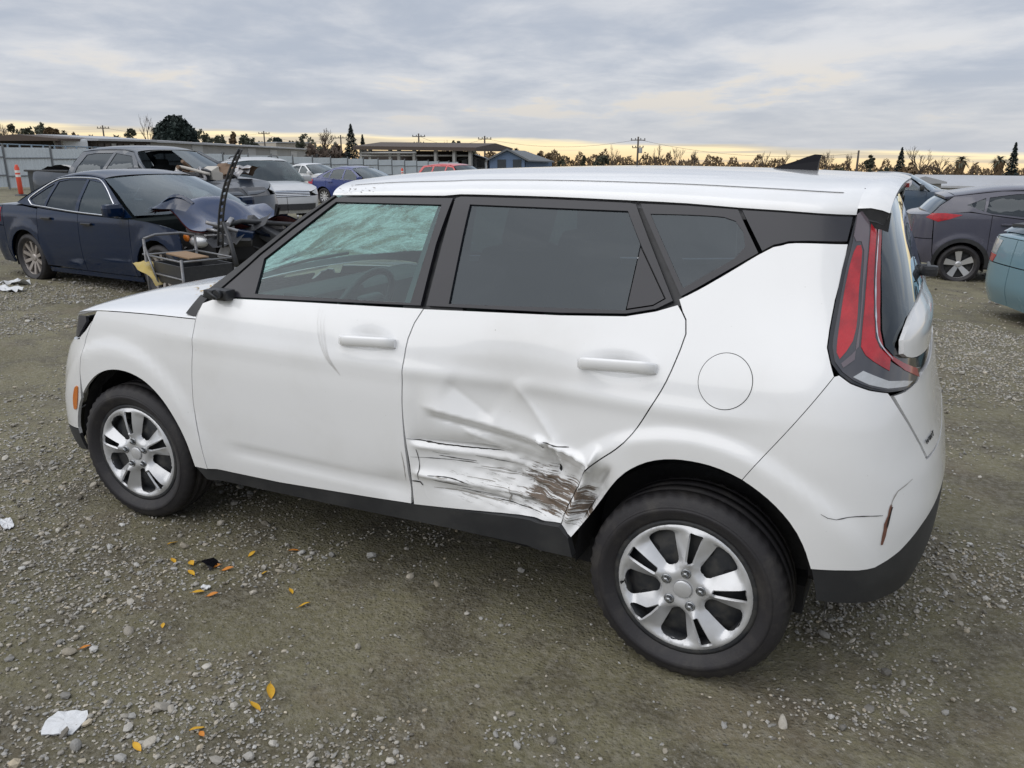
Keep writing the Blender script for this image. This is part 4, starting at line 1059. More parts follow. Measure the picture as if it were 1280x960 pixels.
    def bits(gridP, i0, i1, j0, j1, n, s):
        for _ in range(n):
            q = gridP[rr.randint(i0, i1), rr.randint(j0, j1)] + np.array([rr.uniform(-.03, .03), rr.uniform(-.02, .02), .004])
            M = Matrix.Translation(tuple(q)) @ Matrix.Rotation(rr.uniform(0, 6), 4, 'Z') @ Matrix.Rotation(rr.uniform(-.5, .5), 4, 'X'); a = s * rr.uniform(.5, 1.3)
            mbd.add([(-a, 0, 0), (0, -a * .35, .002), (a, 0, .003), (0, a * .35, .002)], [(0, 1, 2, 3)], False, M)
    bits(RG, 1, 3, 35, 39, 20, .007); 
    tag(mbd.build('leaf_litter', dry), 'dark dry leaf bits caught at the front corner of the white roof', kind='stuff')
    mbd = MB(); k0 = int(len(GH) * .12); bits(GH, 3, 7, 25, 31, 14, .020)
    tag(mbd.build('leaf_litter', mat('yellow_leaf_bits', (.42, .27, .06), .8)), 'few yellowish leaf bits lying on the white hood', kind='stuff')
    return R

# ------------------------------------------------------------------ the other cars
def paint(name, col, rough=.28, metal=.0, dirt=.35):
    return mat(name, col, rough, metal=metal, coat=.7, vary=(3.5, dirt, tuple(.6 * c + .4 * d for c, d in zip(col, (.16, .15, .13)))))
def simple_wheel(parent, x, y, z, R, r, w, spokes, style, rimm):
    wd = holder('wheel', parent, (x, y, z)); sg = 1 if y < 0 else -1
    t = tyre_mesh(R, r, w, 40, False).build('tyre', RUBBER, wd)
    mb = MB().lathe([(r - .01, .0), (r - .012, -w * .30), (r, -w * .38), (r + .002, -w * .36)], 40)
    for i in range(spokes):
        a = 2 * math.pi * i / spokes + .3
        d = np.array([math.cos(a), 0, math.sin(a)]); s = np.array([-math.sin(a), 0, math.cos(a)])
        if style == 'twin': offs = (-.030, .030)
        else: offs = (0,)
        for o in offs:
            wi, wo = (.016, .015) if style == 'twin' else ((.030, .055) if style == 'blade' else (.020, .022))
            b0 = d * r * .12 + s * o * .6; b1 = d * (r - .01) + s * (o * 1.5 + (.03 if style == 'blade' else 0))
            V = [b0 - s * wi + np.array([0, -w * .20, 0]), b0 + s * wi + np.array([0, -w * .20, 0]), b1 + s * wo + np.array([0, -w * .33, 0]), b1 - s * wo + np.array([0, -w * .33, 0])]
            V += [v + np.array([0, .03, 0]) for v in V]
            mb.add(V, [(0, 1, 2, 3), (0, 3, 7, 4), (1, 5, 6, 2), (0, 4, 5, 1), (3, 2, 6, 7)])
    mb.lathe([(r * .22, -w * .16), (r * .21, -w * .24), (r * .12, -w * .26), (.0001, -w * .26)], 16)
    mb.build('rim', rimm, wd)
    MB().lathe([(r - .015, w * .1), (.0001, w * .1)], 24).build('brake_disc', STEEL, wd)
    if sg < 0: wd.rotation_euler = (0, 0, math.pi)
    return wd

def make_car(name, label, loc, heading, S, group=None):
    """heading: angle of the nose from +x. Local frame: nose towards -x, middle of the wheelbase at 0."""
    R = thing(name, label, 'car' if 'cat' not in S else S['cat'], loc, heading + math.pi, group)
    wb = S['wb']; xf, xr = -wb / 2, wb / 2; fo, ro = S.get('fo', .9), S.get('ro', .95); hw = S['hw']; wr = S['wr']
    xF, xR = xf - fo, xr + ro; zb = S.get('zb', .24); BZ = S['belt']; HZ = S['hood']; rz = S['roof']
    body, glz = S['paint'], S.get('glass', G_CAR); blk = TRIM_S
    zt = BZ[-1][1]
    Wp = ([0, zb, zb + .18, .62, zt - .12, zt, zt + .10, (zt + rz) / 2, rz - .06, rz], [hw - .08, hw - .05, hw - .012, hw, hw - .012, hw - .045, hw - .085, hw - .16, hw - .27, hw - .33])
    zr = [zb, .5, .8, zt, zt + .15, rz]
    XRp = (zr, [xR - .08, xR, xR - .02, xR - S.get('rake', .08), xR - S.get('rake', .08) * 1.6, xR - S.get('rake', .08) * 3 - .1]); XFp = ([zb, .45, .7, HZ[0][1], HZ[-1][1], rz], [xF + .06, xF, xF + .02, xF + .12, xF + .5, xF + .9])
    ra = wr + .055
    sh = Shell(Wp, XRp, XFp, (xR - .45, .8, 3.), (xF + .55, .95, 2.6), ((xr, wr, ra + .10, .012), (xf, wr, ra + .10, .012)), None)
    P, N = sh.P, sh.N; uR = xR - .45 + .8; uF = xF + .55 - .95
    bz = lambda u: float(np.interp(u, [p[0] for p in BZ], [p[1] for p in BZ])); hz = lambda u: float(np.interp(u, [p[0] for p in HZ], [p[1] for p in HZ]))
    d1, d2, d3 = S['doors']; st = S.get('step', .10)
    def pn(nm, poly, m, par=R, **k):
        k.setdefault('step', st); k.setdefault('bstep', .06); k.setdefault('gap', .004)
        a = panel(nm, poly, P, N, m, par, **k)
        b = panel(nm, poly, P, N, m, twin.get(par.name, par), mirror=True, **k); twin[a.name] = b
        return a
    twin = {}
    def arc(cx, a0, a1, n=12): return [(cx + ra * math.cos(a), wr + ra * math.sin(a)) for a in np.linspace(a0, a1, n)]
    lowa = math.asin(max(-.9, (zb + .02 - wr) / ra))
    seamF = xf - ra - .10 if fo > .7 else xf - ra - .04; seamR = xr + ra + .06
    skip = S.get('skip', ())
    # front fender: arch from front foot over to the back foot
    top1 = [(u, hz(u)) for u in np.linspace(d1, seamF, 6)]
    pn('fender', [(d1, zb)] + [(d1, bz(d1))] + top1[0:] + [(seamF, zb + .3)] + [(xf - ra, zb + .28)] + arc(xf, math.pi - max(lowa, -.2), lowa), body)
    zh = hz(seamF)
    if 'front_bumper' not in skip:
        pn('front_bumper', [(seamF + .008, zb + .31), (seamF, zh - .17), (uF, zh - .20), (uF, zb), (xf - ra - .02, zb), (xf - ra + .0, zb + .26)], body)
        pn('headlight', [(seamF + .12, zh - .015), (seamF - .0, zh - .155), (seamF - .25, zh - .17), (seamF - .38, zh - .10), (seamF - .2, zh - .03)], CLEARL, off=.004)
        gr = pn('grille', [(seamF - .42, zh - .06), (seamF - .42, zh - .20), (uF, zh - .21), (uF, zh - .05)], GLOSSB, off=.006)
        if S.get('chrome_grille'):
            for q in (.07, .105, .14, .175): pn('grille_bar', [(seamF - .43, zh - q), (seamF - .43, zh - q - .014), (uF, zh - q - .014), (uF, zh - q)], CHROME, gr, off=.014, gap=.0)
            pn('turn_lamp', [(seamF + .13, zh - .02), (seamF + .02, zh - .15), (seamF - .04, zh - .155), (seamF + .03, zh - .03)], AMBER, off=.007)
        pn('lower_grille', [(seamF - .30, zb + .24), (seamF - .30, zb + .08), (uF, zb + .08), (uF, zb + .24)], TRIM, off=.004)
    hdl = []
    fd = pn('front_door', [(d1, zb), (d2, zb)] + [(u, bz(u)) for u in np.linspace(d2, d1, 6)], body); doors = [fd]
    two = S.get('pickup')
    if d3 > xr - ra - .03:
        th = math.acos(max(-1, min(1, (d3 - xr) / ra))); a1 = arc(xr, math.pi - lowa, th, 10)
        rdp = [(d2, zb)] + a1 + [(u, bz(u)) for u in np.linspace(d3, d2, 6)]
        ar2 = arc(xr, th, lowa, 12)
        qp = ar2 + [(seamR, zb + .2)]
        q0 = a1[-1]
    else:
        rdp = [(d2, zb), (d3, zb)] + [(u, bz(u)) for u in np.linspace(d3, d2, 6)]
        qp = [(d3, zb)] + arc(xr, math.pi - lowa, lowa, 16) + [(seamR, zb + .2)]
    rd = pn('rear_door', rdp, body); doors.append(rd)
    DZ = S['deck']; dz = lambda u: float(np.interp(u, [p[0] for p in DZ], [p[1] for p in DZ]))
    topq = [(u, dz(u)) for u in np.linspace(seamR + .06, d3, 6)]
    pn('quarter_panel', qp + topq, body)
    zbt = min(.74, dz(seamR) - .22) if not S.get('bumper_top') else S['bumper_top']
    pn('rear_bumper', [(seamR + .004, zb + .2), (seamR + .03, zbt), (uR, zbt), (uR, zb + .04), (xr + ra + .02, zb)], S.get('rear_bumper_paint', body))
    pn('rear_panel', [(seamR + .034, zbt + .004), (seamR + .062, dz(seamR + .06) - .003)] + [(u, dz(u) - .003) for u in np.linspace(seamR + .2, uR, 4)] + [(uR, zbt + .004)], body)
    tl = S.get('lamp') or [(seamR + .07, dz(seamR + .1) - .03), (seamR + .10, zbt + .05), (seamR + .40, zbt + .03), (seamR + .46, dz(seamR + .4) - .06)]
    pn('tail_light', tl, REDL, off=.005)
    if S.get('lamp2'): pn('clear_lamp', S['lamp2'], CLEARL, off=.006)
    pn('rocker_sill', [(xf + ra - .02, zb - .004), (xr - ra + .02, zb - .004), (xr - ra + .0, zb - .07), (xf + ra, zb - .07)], PLAST if S.get('sill') else body, off=-.012)
    if S.get('cladding'):
        for cx in (xf, xr):
            ring = [(cx + (ra - .004) * math.cos(a), wr + (ra - .004) * math.sin(a)) for a in np.linspace(-.1, math.pi + .1, 16)] + [(cx + (ra + .06) * math.cos(a), wr + (ra + .06) * math.sin(a)) for a in np.linspace(math.pi + .1, -.1, 16)]
            pn('arch_cladding', ring, PLAST, off=.006, step=.06, gap=.0)
    # greenhouse
    gh = S['gh']; wins = S['wins']
    gf = pn('cabin_side', gh, S.get('pillar', body), holes=wins, step=.09)
    for i, wpoly in enumerate(wins):
        pn('side_window', shrink(wpoly, -.006), S.get('glass_r', glz) if i else glz, doors[min(i, 1)], off=-.008, depth=0, step=.12)
    if S.get('bright'):                                            # bright line round the side glass
        line = S['bright']; e = np.array(catmull(line, .06)); q = P(e[:, 0], e[:, 1]) + N(e[:, 0], e[:, 1]) * .004
        for s in (1, -1): MB().tube(q * np.array([1, s, 1]), .009, 6).build('window_trim', CHROME, R)
    # cross sheets
    def edge(poly): e = np.array(poly); return P(e[:, 0], e[:, 1])
    ny = 17
    if 'hood' not in skip:
        uu = np.concatenate([np.linspace(S['cowl'][0], xF + .55, 6), np.linspace(xF + .5, uF, 7)]); E = edge([(u, hz(u)) for u in uu])
        mb = MB().grid(strip(E, ny, np.interp(uu, [uF, xF + .5, S['cowl'][0]], [0, .035, .06]), np.interp(uu, [xF + .5, S['cowl'][0]], [0, -.14]), p=3.2, q=.8), flip=True); mb.build('hood', S.get('hood_paint', body), R)
    def ghedge(k): return [np.array(q) for q in S[k]]
    A, Bk = S['cowl'], S['roofs'][0]
    if 'windshield' not in skip:
        e = catmull([A, ((A[0] + Bk[0]) / 2 - .02, (A[1] + Bk[1]) / 2 + .015), Bk], .15); E = edge(e); n = len(E)
        W1 = strip(E, ny, np.linspace(.0, .04, n), np.linspace(-.20, -.08, n), p=2); MB().grid(W1).build('windshield', S.get('wglass', glz), R)
    e = catmull(S['roofs'], .12); E = edge(e); n = len(E); x = E[:, 0]
    bow = np.interp(x, [x[0], x[0] + .3, x[-1] - .2, x[-1]], [-.08, -.02, .0, .05]); lift = S.get('crown', .07) * np.sin(np.linspace(.55, math.pi - .5, n)) ** .6
    RG = strip(E, 25, lift, bow, p=3.4, q=.62); rf = MB().grid(RG).build('roof', S.get('roof_paint', body), R)
    if S.get('rails'):
        for s in (5, 19):
            L = RG[3:-2, s]; pts = [L[0]] + [p + np.array([0, 0, .05]) for p in L[1:-1]] + [L[-1]]
            MB().tube(pts, .016, 6).build('roof_rail', TRIM, R)
    Cr, Dr = S['roofs'][-1], S['backlight']
    e = catmull([Cr, ((Cr[0] + Dr[0]) / 2 + .01, (Cr[1] + Dr[1]) / 2 + .015), Dr], .12); E = edge(e); n = len(E)
    MB().grid(strip(E, ny, np.linspace(lift[-1], .02, n), np.linspace(.05, S.get('bbow', .12), n), p=2.4)).build('rear_window', S.get('glass_r', glz), R)
    if not two and dz(uR - .2) < rz - .25:
        uu = np.concatenate([np.linspace(Dr[0], xR - .45, 4), np.linspace(xR - .4, uR, 6)]); E = edge([(u, dz(u)) for u in uu])
        MB().grid(strip(E, ny, np.interp(uu, [Dr[0], uR], [.045, .0]), np.interp(uu, [Dr[0], xR - .3], [.12, 0]), p=3.2, q=.8)).build('trunk_lid', body, R)
    if S.get('spoiler'):
        E = edge([Cr, Cr]); top = strip(E, ny, [lift[-1], lift[-1] - .02], [.05, .05]); top[1, :, 0] += S['spoiler']; top[1, :, 2] -= .02; b2 = top.copy(); b2[:, :, 2] -= .03
        mb = MB().grid(top).grid(b2, flip=True); mb.grid(np.stack([top[1], b2[1]]), False); mb.grid(np.stack([top[:, 0], b2[:, 0]]), False); mb.grid(np.stack([top[:, -1], b2[:, -1]]), False); mb.build('spoiler', S.get('spoiler_paint', body), R)
    # handles, mirrors
    for (dx, par) in ((d2 - .20, fd), (d3 - .24, rd)):
        for s, pr in ((1, par), (-1, twin[par.name])):
            zz = bz(dx) - .11; c = P(dx, zz); n = N(dx, zz)
            c2 = c + n * .02; c2[1] *= s
            MB().box(c2, (.20, .030, .032), bev=.012).build('door_handle', S.get('handle', body), pr)
    mz = bz(d1) + .09; mu = S.get('mirror', d1 + .16)
    for s, pr in ((1, fd), (-1, twin[fd.name])):
        c = P(mu, mz); mb = MB().box((c[0] - .02, s * (c[1] - .13), mz + .02), (.13, .22, .15), bev=.05).box((c[0] - .01, s * (c[1] - .03), mz - .04), (.08, .10, .05), bev=.015)
        mb.build('door_mirror', S.get('mirror_paint', body), pr)
    # dark inside, wells, wheels, seats
    mb = MB(); top_in = min(bz(d2), 1.2) - .08
    mb.box(((xF + xR) / 2, 0, zb + .12), (xR - xF - .9, 2 * hw - .32, .20)); mb.box(((d1 + d3) / 2, 0, zb + .30), (d3 - d1, 2 * hw - .36, .25)); 
    if 'front_bumper' not in skip: mb.box(((xf + .0), 0, .58), (1.1, 2 * hw - 2 * .36, .42))
    mb.box((xr + .15, 0, .60), (1.0, 2 * hw - 2 * .34, .40))
    mb.build('underbody', DARK, R)
    for cx in (xf, xr):
        for s in (-1, 1):
            G = np.array([[(cx + (ra + .01) * math.cos(t), s * y, wr + (ra + .01) * math.sin(t)) for y in (hw - .05, hw - .34)] for t in np.linspace(-.3, math.pi + .3, 17)])
            m2 = MB().grid(G); m2.add([(cx, s * (hw - .34), wr)] + [tuple(p) for p in G[:, 1]], [(0, i + 1, i + 2) for i in range(16)]); m2.build('wheel_well', PLAST2, R)
            simple_wheel(R, cx, s * (hw - .125), wr, wr, S['rim'], .21, S.get('spokes', 5), S.get('style', 'single'), S.get('rimm', SILVER))
    for (sx, ys) in ((d1 + .75, (-.36, .36)), (d2 + .72, (0,))):
        for y in ys:
            m3 = MB(); w = .48 if len(ys) == 2 else 1.2
            m3.box((sx, y, zb + .42), (.5, w, .16), bev=.05); m3.box((sx + .32, y, zb + .75), (.15, w, .62), M=Matrix.Translation((sx + .32, y, zb + .75)) @ Matrix.Rotation(.25, 4, 'Y') @ Matrix.Translation((-sx - .32, -y, -zb - .75)), bev=.05)
            if len(ys) == 2: m3.box((sx + .44, y, zb + 1.08), (.10, .26, .17), bev=.04)
            m3.build('seat', SEATM, R)
    m3 = MB().box((S['cowl'][0] + .38, 0, bz(d1) - .14), (.45, 2 * hw - .5, .22), bev=.06); m3.build('dashboard', SEATM, R)
    return R, sh

def sedan_spec(**k):
    S = dict(wb=2.70, fo=.95, ro=1.02, hw=.92, wr=.325, rim=.225, roof=1.45, zb=.24,
        belt=[(-1.2, .90), (-.6, .925), (.4, .955), (1.0, .985), (1.4, 1.01)], hood=[(-2.3, .72), (-1.9, .82), (-1.35, .905), (-.70, .945)],
        deck=[(.9, .975), (1.35, 1.015), (1.8, 1.02), (2.6, .99)], doors=(-.72, .30, 1.20), cowl=(-.80, .97),
        roofs=[(.02, 1.375), (.35, 1.41), (.75, 1.405), (1.05, 1.36)], backlight=(1.72, 1.05),
        gh=[(-.76, .945), (-.40, 1.15), (.03, 1.375), (.35, 1.408), (.75, 1.403), (1.05, 1.357), (1.40, 1.20), (1.70, 1.04), (1.40, 1.015), (1.0, .99), (.4, .958), (-.6, .928)],
        wins=[[(-.52, .955), (-.30, 1.12), (.06, 1.325), (.32, 1.355), (.32, .985)], [(.40, .985), (.38, 1.357), (.75, 1.352), (.95, 1.325), (1.03, 1.02)], [(1.08, 1.03), (1.02, 1.30), (1.16, 1.235), (1.40, 1.10), (1.30, 1.05)]])
    S.update(k); return S
def suv_spec(**k):
    S = dict(wb=2.62, fo=.93, ro=.95, hw=.90, wr=.345, rim=.22, roof=1.66, zb=.32,
        belt=[(-1.2, 1.02), (-.6, 1.05), (.4, 1.08), (1.0, 1.11), (1.6, 1.15)], hood=[(-2.2, .88), (-1.9, .95), (-1.35, 1.02), (-.70, 1.06)],
        deck=[(.9, 1.105), (1.4, 1.14), (2.4, 1.16)], doors=(-.78, .22, 1.06), cowl=(-.86, 1.09),
        roofs=[(-.18, 1.56), (.2, 1.61), (1.0, 1.61), (1.75, 1.55)], backlight=(2.02, 1.16), bbow=.08, rake=.06,
        gh=[(-.82, 1.065), (-.50, 1.28), (-.17, 1.557), (.2, 1.605), (1.0, 1.605), (1.75, 1.546), (1.90, 1.35), (2.0, 1.15), (1.6, 1.154), (1.0, 1.114), (.4, 1.084), (-.6, 1.054)],
        wins=[[(-.58, 1.08), (-.14, 1.50), (.20, 1.545), (.24, 1.11)], [(.32, 1.115), (.28, 1.55), (1.0, 1.55), (1.04, 1.145)], [(1.13, 1.15), (1.09, 1.545), (1.62, 1.50), (1.78, 1.25), (1.62, 1.18)]])
    S.update(k); return S
def pickup_spec(**k):
    S = dict(wb=2.95, fo=.92, ro=.80, hw=.96, wr=.38, rim=.23, roof=1.80, zb=.42, pickup=True,
        belt=[(-1.6, 1.25), (-.9, 1.29), (.6, 1.32), (2.6, 1.35)], hood=[(-2.6, 1.02), (-2.2, 1.16), (-1.6, 1.24), (-1.0, 1.28)],
        lamp=[(2.16, 1.30), (2.16, 1.02), (2.28, 1.02), (2.28, 1.30)], deck=[(.6, 1.34), (2.9, 1.42)], doors=(-1.05, .02, .86), cowl=(-1.12, 1.30),
        roofs=[(-.50, 1.70), (-.2, 1.745), (.5, 1.745), (.88, 1.72)], backlight=(1.0, 1.34), bbow=.03, rake=.03,
        gh=[(-1.08, 1.29), (-.80, 1.46), (-.49, 1.697), (-.2, 1.74), (.5, 1.74), (.88, 1.716), (.95, 1.5), (.99, 1.333), (.6, 1.324), (-.9, 1.294)],
        wins=[[(-.85, 1.315), (-.46, 1.64), (-.02, 1.685), (.0, 1.335)], [(.10, 1.34), (.06, 1.69), (.52, 1.685), (.72, 1.66), (.80, 1.355)]])
    S.update(k); return S

def crumple(P, amp, seed, freq=3.):
    P = np.asarray(P, float).copy(); a, b = P.shape[:2]; I, J = np.meshgrid(np.linspace(0, freq, a), np.linspace(0, freq, b), indexing='ij')
    for c in range(3): P[:, :, c] += amp * (2 * fbm(I + c * 5, J + c * 3, seed + c, 3) - .9) * (.5 if c < 2 else 1)
    return P
def wreckage(par, x0, x1, hw, z0, z1, n, seed, mats, name='engine_wreckage'):
    """broken, bent pieces filling an open engine bay: each its own part"""
    r = random.Random(seed)
    for i in range(n):
        c = Vector((r.uniform(x0, x1), r.uniform(-hw, hw), r.uniform(z0, z1))); mb = MB(); t = r.random()
        M = Matrix.Translation(c) @ Matrix.Rotation(r.uniform(0, 3), 4, 'Z') @ Matrix.Rotation(r.uniform(-.6, .6), 4, 'X')
        if t < .35: mb.box((0, 0, 0), (r.uniform(.12, .4), r.uniform(.1, .3), r.uniform(.05, .22)), M=M, bev=.015)
        elif t < .65:
            pts = [M @ Vector((r.uniform(-.3, .3), r.uniform(-.3, .3), r.uniform(-.12, .15))) for _ in range(3)]; mb.tube([tuple(p) for p in catmull([tuple(p) for p in pts], .08)], r.uniform(.012, .03), 6)
        else:
            G = np.array([[tuple(M @ Vector((i2 * .08 - .16, j2 * .07 - .14, 0))) for j2 in range(5)] for i2 in range(5)]); G = crumple(G, .10, seed + i, 2.); mb.grid(G, False)
        mb.build(name, mats[r.randrange(len(mats))], par)

def gz(x, y, dz=0.): return (x, y, float(zg(x, y)) + dz)
def build_other_cars():
    navy = mat('navy_paint', (.003, .0125, .040), .12, spec=.4, coat=.3, vary=(3.5, .05, (.05, .05, .05))); slate = paint('slate_blue_paint', (.020, .030, .046), .3, dirt=.08); silverp = paint('silver_car_paint', (.46, .47, .48), .3, dirt=.2)
    whitep = paint('white_car_paint', (.72, .73, .74)); bluep = paint('blue_car_paint', (.010, .028, .16), .22, dirt=.08); redp = paint('red_car_paint', (.52, .010, .014), dirt=.05); greyp = paint('purple_grey_paint', (.075, .073, .098), .24, dirt=.15)
    tealp = paint('teal_car_paint', (.14, .25, .30), .24, dirt=.15); bluegrey = paint('steel_blue_paint', (.035, .062, .10), .28, dirt=.15)
    silverdark = mat('grey_alloy', (.42, .38, .35), .35, metal=.5); bare = mat('bare_metal', (.38, .38, .39), .4, metal=.7, vary=(8, .5, (.16, .14, .12))); ins = mat('pale_insulation', (.50, .47, .42), .9); redin = mat('dark_red_inner', (.10, .018, .018), .6)
    brown = mat('brown_trim', (.16, .10, .06), .7)
    # --- navy sedan with the wrecked nose
    hd = math.radians(-3)
    S = sedan_spec(paint=navy, skip=('hood', 'front_bumper'), glass=glass('sedan_glass', (.50, .62, .62), .55, refl=1.7), glass_r=G_CARD, spokes=10, style='single', rimm=silverdark, rim=.235, handle=GLOSSB, mirror_paint=navy,
                   bright=[(-.55, .945), (-.30, 1.14), (.05, 1.345), (.35, 1.378), (.75, 1.375), (1.00, 1.345), (1.25, 1.23), (1.45, 1.09), (1.36, 1.035), (1.0, 1.01), (.4, .975), (-.5, .945)], step=.06)
    x, y = -8.72, 4.20
    for kk in ('belt', 'roofs', 'gh', 'bright'): S[kk] = [(a - .20, b) for a, b in S[kk]]
    S['wins'] = [[(a - .20, b) for a, b in w] for w in S['wins']]; S['doors'] = tuple(a - .18 for a in S['doors']); S['cowl'] = (S['cowl'][0] - .20, S['cowl'][1]); S['backlight'] = (S['backlight'][0] - .20, S['backlight'][1])
    car, sh = make_car('sedan_car', 'dark navy sedan with crumpled hood and smashed open front end', gz(x, y), hd, S)
    # buckled hood: folded up like a tent
    I, J = np.meshgrid(np.linspace(0, 1, 26), np.linspace(-1, 1, 26), indexing='ij')
    X = -1.04 - .98 * I - .10 * (1 - J ** 2) * (1 - I); Y = J * (.80 - .06 * I)
    Z = 1.00 - .06 * I + .20 * np.exp(-((I - .36) / .20) ** 2) * (.55 + .45 * np.sin(J * 2.4 + .9)) - .10 * np.exp(-((I - .80) / .25) ** 2) + .05 * np.sin(J * 6 + I * 5) * I
    G = crumple(np.stack([X, Y, Z], -1), .05, 5, 3.5)
    h = MB().grid(G, flip=True).build('hood', paint('navy_hood_paint', (.020, .040, .105), .22, dirt=.12), car); h['label'] = 'hood buckled upwards in folds'
    G2 = G.copy(); G2[:, :, 2] -= .02; MB().grid(G2).build('hood_underside', redin, h)
    # near-side corner of the hood torn open and curled over
    I, J = np.meshgrid(np.linspace(0, 1, 12), np.linspace(0, 1, 12), indexing='ij'); a = I * 2.6
    C = np.stack([-1.12 - .70 * J - .05 * I, .80 - .10 * np.sin(a), 1.02 + .20 * np.sin(J * 2.6) * np.sin(np.clip(a, 0, 1.6)) + .03 * np.cos(a)], -1)
    MB().grid(crumple(C, .03, 9)).build('torn_hood_corner', navy, h)
    hl = MB(); hl.add(*_lens((-1.86, .66, .70), (.34, .26, .17))); hl.build('headlight', CLEARL, car)
    MB().add(*_lens((-1.74, .775, .745), (.10, .05, .10))).build('turn_lamp', AMBER, car)
    MB().add(*_lens((-1.92, -.60, .66), (.30, .26, .16))).build('headlight', CLEARL, car)
    wreckage(car, -2.25, -1.25, .62, .45, .85, 34, 3, [DARK, TRIM, bare, TRIM, DARK, STEEL])
    wreckage(car, -2.35, -1.95, .70, .70, .95, 9, 8, [bare, TRIM, CHROME, navy])
    mb = MB().tube([(-2.05, .62, .86), (-2.02, .2, .90), (-2.10, -.3, .84), (-2.05, -.65, .80)], .03, 6); mb.build('radiator_support', TRIM, car)
    MB().box((-1.68, .1, .62), (.9, 1.2, .30)).build('engine_block', DARK, car)
    # --- slate pickup behind it, windshield smashed
    S = pickup_spec(paint=slate, skip=('windshield',), glass=G_CARD, glass_r=G_CARD, spokes=6, sill=True, mirror_paint=TRIM, roof=1.72, step=.12)
    x, y = bearing(186, 14.6)[:2]
    DIP0 = float(zg(x, y)); pk, sh = make_car('pickup_truck', 'slate blue crew-cab pickup with smashed windshield and debris on its hood', (x, y, DIP0), math.radians(0), dict(S, cat='pickup truck'))
    rail = []
    for s in (-1, 1):
        MB().box((1.63, s * .86, 1.385), (1.25, .09, .035), bev=.012).build('bed_rail', TRIM, pk)
        MB().box((1.63, s * .82, 1.02), (1.25, .03, .70)).build('bed_wall', slate, pk)
    MB().box((1.63, 0, .72), (1.25, 1.62, .04)).build('bed_floor', TRIM, pk); MB().box((1.03, 0, .98), (.04, 1.7, .56)).build('cab_back', slate, pk)
    I, J = np.meshgrid(np.linspace(0, 1, 14), np.linspace(-1, 1, 14), indexing='ij')
    MB().grid(crumple(np.stack([1.1 + 1.0 * I, J * .7, 1.37 + .07 * np.sin(I * 3) + 0 * J], -1), .09, 14)).build('bed_tarp', mat('pale_tarp', (.48, .47, .45), .8), pk)
    # what is left of the windshield: one pane half torn away
    E = sh.P(np.array([-1.12, -.82, -.50]), np.array([1.30, 1.50, 1.70])); Wd = strip(E, 17, [0, .02, .04], [-.2, -.14, -.08], p=2)
    MB().grid(Wd[:, :9], True).build('broken_windshield', WINDSH, pk) if False else MB().grid(Wd[:, 8:], True).build('broken_windshield', G_CAR, pk)
    for k, tt in ((0, 0), (16, 16)): MB().tube(Wd[:, k], .035, 6).build('window_pillar', slate, pk)
    wreckage(pk, -1.85, -1.05, .75, 1.27, 1.42, 26, 21, [brown, ins, TRIM, TRIM, bare, ins], 'windshield_debris')
    # --- silver crossover
    S = suv_spec(paint=silverp, chrome_grille=True, rails=True, glass=G_CAR, spokes=5, cat='car', zb=.36, sill=True, step=.11)
    x, y = bearing(326, 21.5)[:2]
    make_car('crossover_car', 'silver crossover with roof rails, bright grille and clear headlights facing right', gz(x, y), math.radians(-32), S)
    # --- small white saloon and blue saloon behind it
    S = sedan_spec(paint=whitep, glass=G_CAR, spokes=5, step=.14); x, y = bearing(394, 43)[:2]
    make_car('sedan_car', 'white sedan parked between the silver crossover and the blue sedan', gz(x, y), math.radians(-8), S)
    S = sedan_spec(paint=bluep, glass=G_CAR, spokes=10, step=.12, roof=1.45); x, y = bearing(454, 32)[:2]
    make_car('sedan_car', 'bright blue compact sedan seen over the white hatchback windshield pillar', gz(x, y), math.radians(-2), S)
    # --- red car
    S = suv_spec(paint=redp, glass=G_CARD, spokes=5, step=.14, rails=False); x, y = bearing(575, 38)[:2]
    make_car('crossover_car', 'red crossover of which only roof and rear glass show above the white roof', gz(x, y), math.radians(-10), S)
    # --- grey crossover on the right
    S = suv_spec(paint=greyp, glass=G_CARD, glass_r=G_CARD, wb=2.61, fo=.85, ro=.84, hw=.885, wr=.325, rim=.235, roof=1.60, zb=.32, cladding=True, sill=True, style='blade', spokes=5,
                 rimm=mat('machined_alloy', (.62, .62, .63), .3, metal=.6), rear_bumper_paint=greyp, step=.045, spoiler=.14,
                 belt=[(-1.2, .98), (-.6, 1.02), (.4, 1.08), (1.0, 1.15), (1.6, 1.22)], deck=[(.9, 1.14), (1.25, 1.19), (2.4, 1.10)],
                 doors=(-.80, .15, .93), roofs=[(-.30, 1.50), (.1, 1.545), (.8, 1.53), (1.50, 1.44)], backlight=(1.90, 1.12),
                 gh=[(-.84, 1.02), (-.6, 1.24), (-.29, 1.497), (.1, 1.54), (.8, 1.525), (1.50, 1.436), (1.72, 1.28), (1.88, 1.12), (1.25, 1.195), (1.0, 1.155), (.4, 1.085), (-.6, 1.025)],
                 wins=[[(-.66, 1.05), (-.28, 1.44), (.12, 1.485), (.14, 1.10)], [(.20, 1.105), (.18, 1.487), (.60, 1.478), (.98, 1.42), (1.02, 1.20), (.94, 1.175)], [(1.06, 1.21), (1.04, 1.41), (1.30, 1.30)]],
                 lamp=[(1.36, 1.145), (1.62, 1.17), (1.85, 1.165), (1.95, 1.09), (1.72, 1.02), (1.56, 1.06)])
    x, y = bearing(1262, 13.55)[:2]
    x0 = 1.14 + .30
    car, sh = make_car('crossover_car', 'purple-grey crossover with five-blade wheels and red tail lamp, at right', gz(2.30, 13.15), math.radians(7), S)
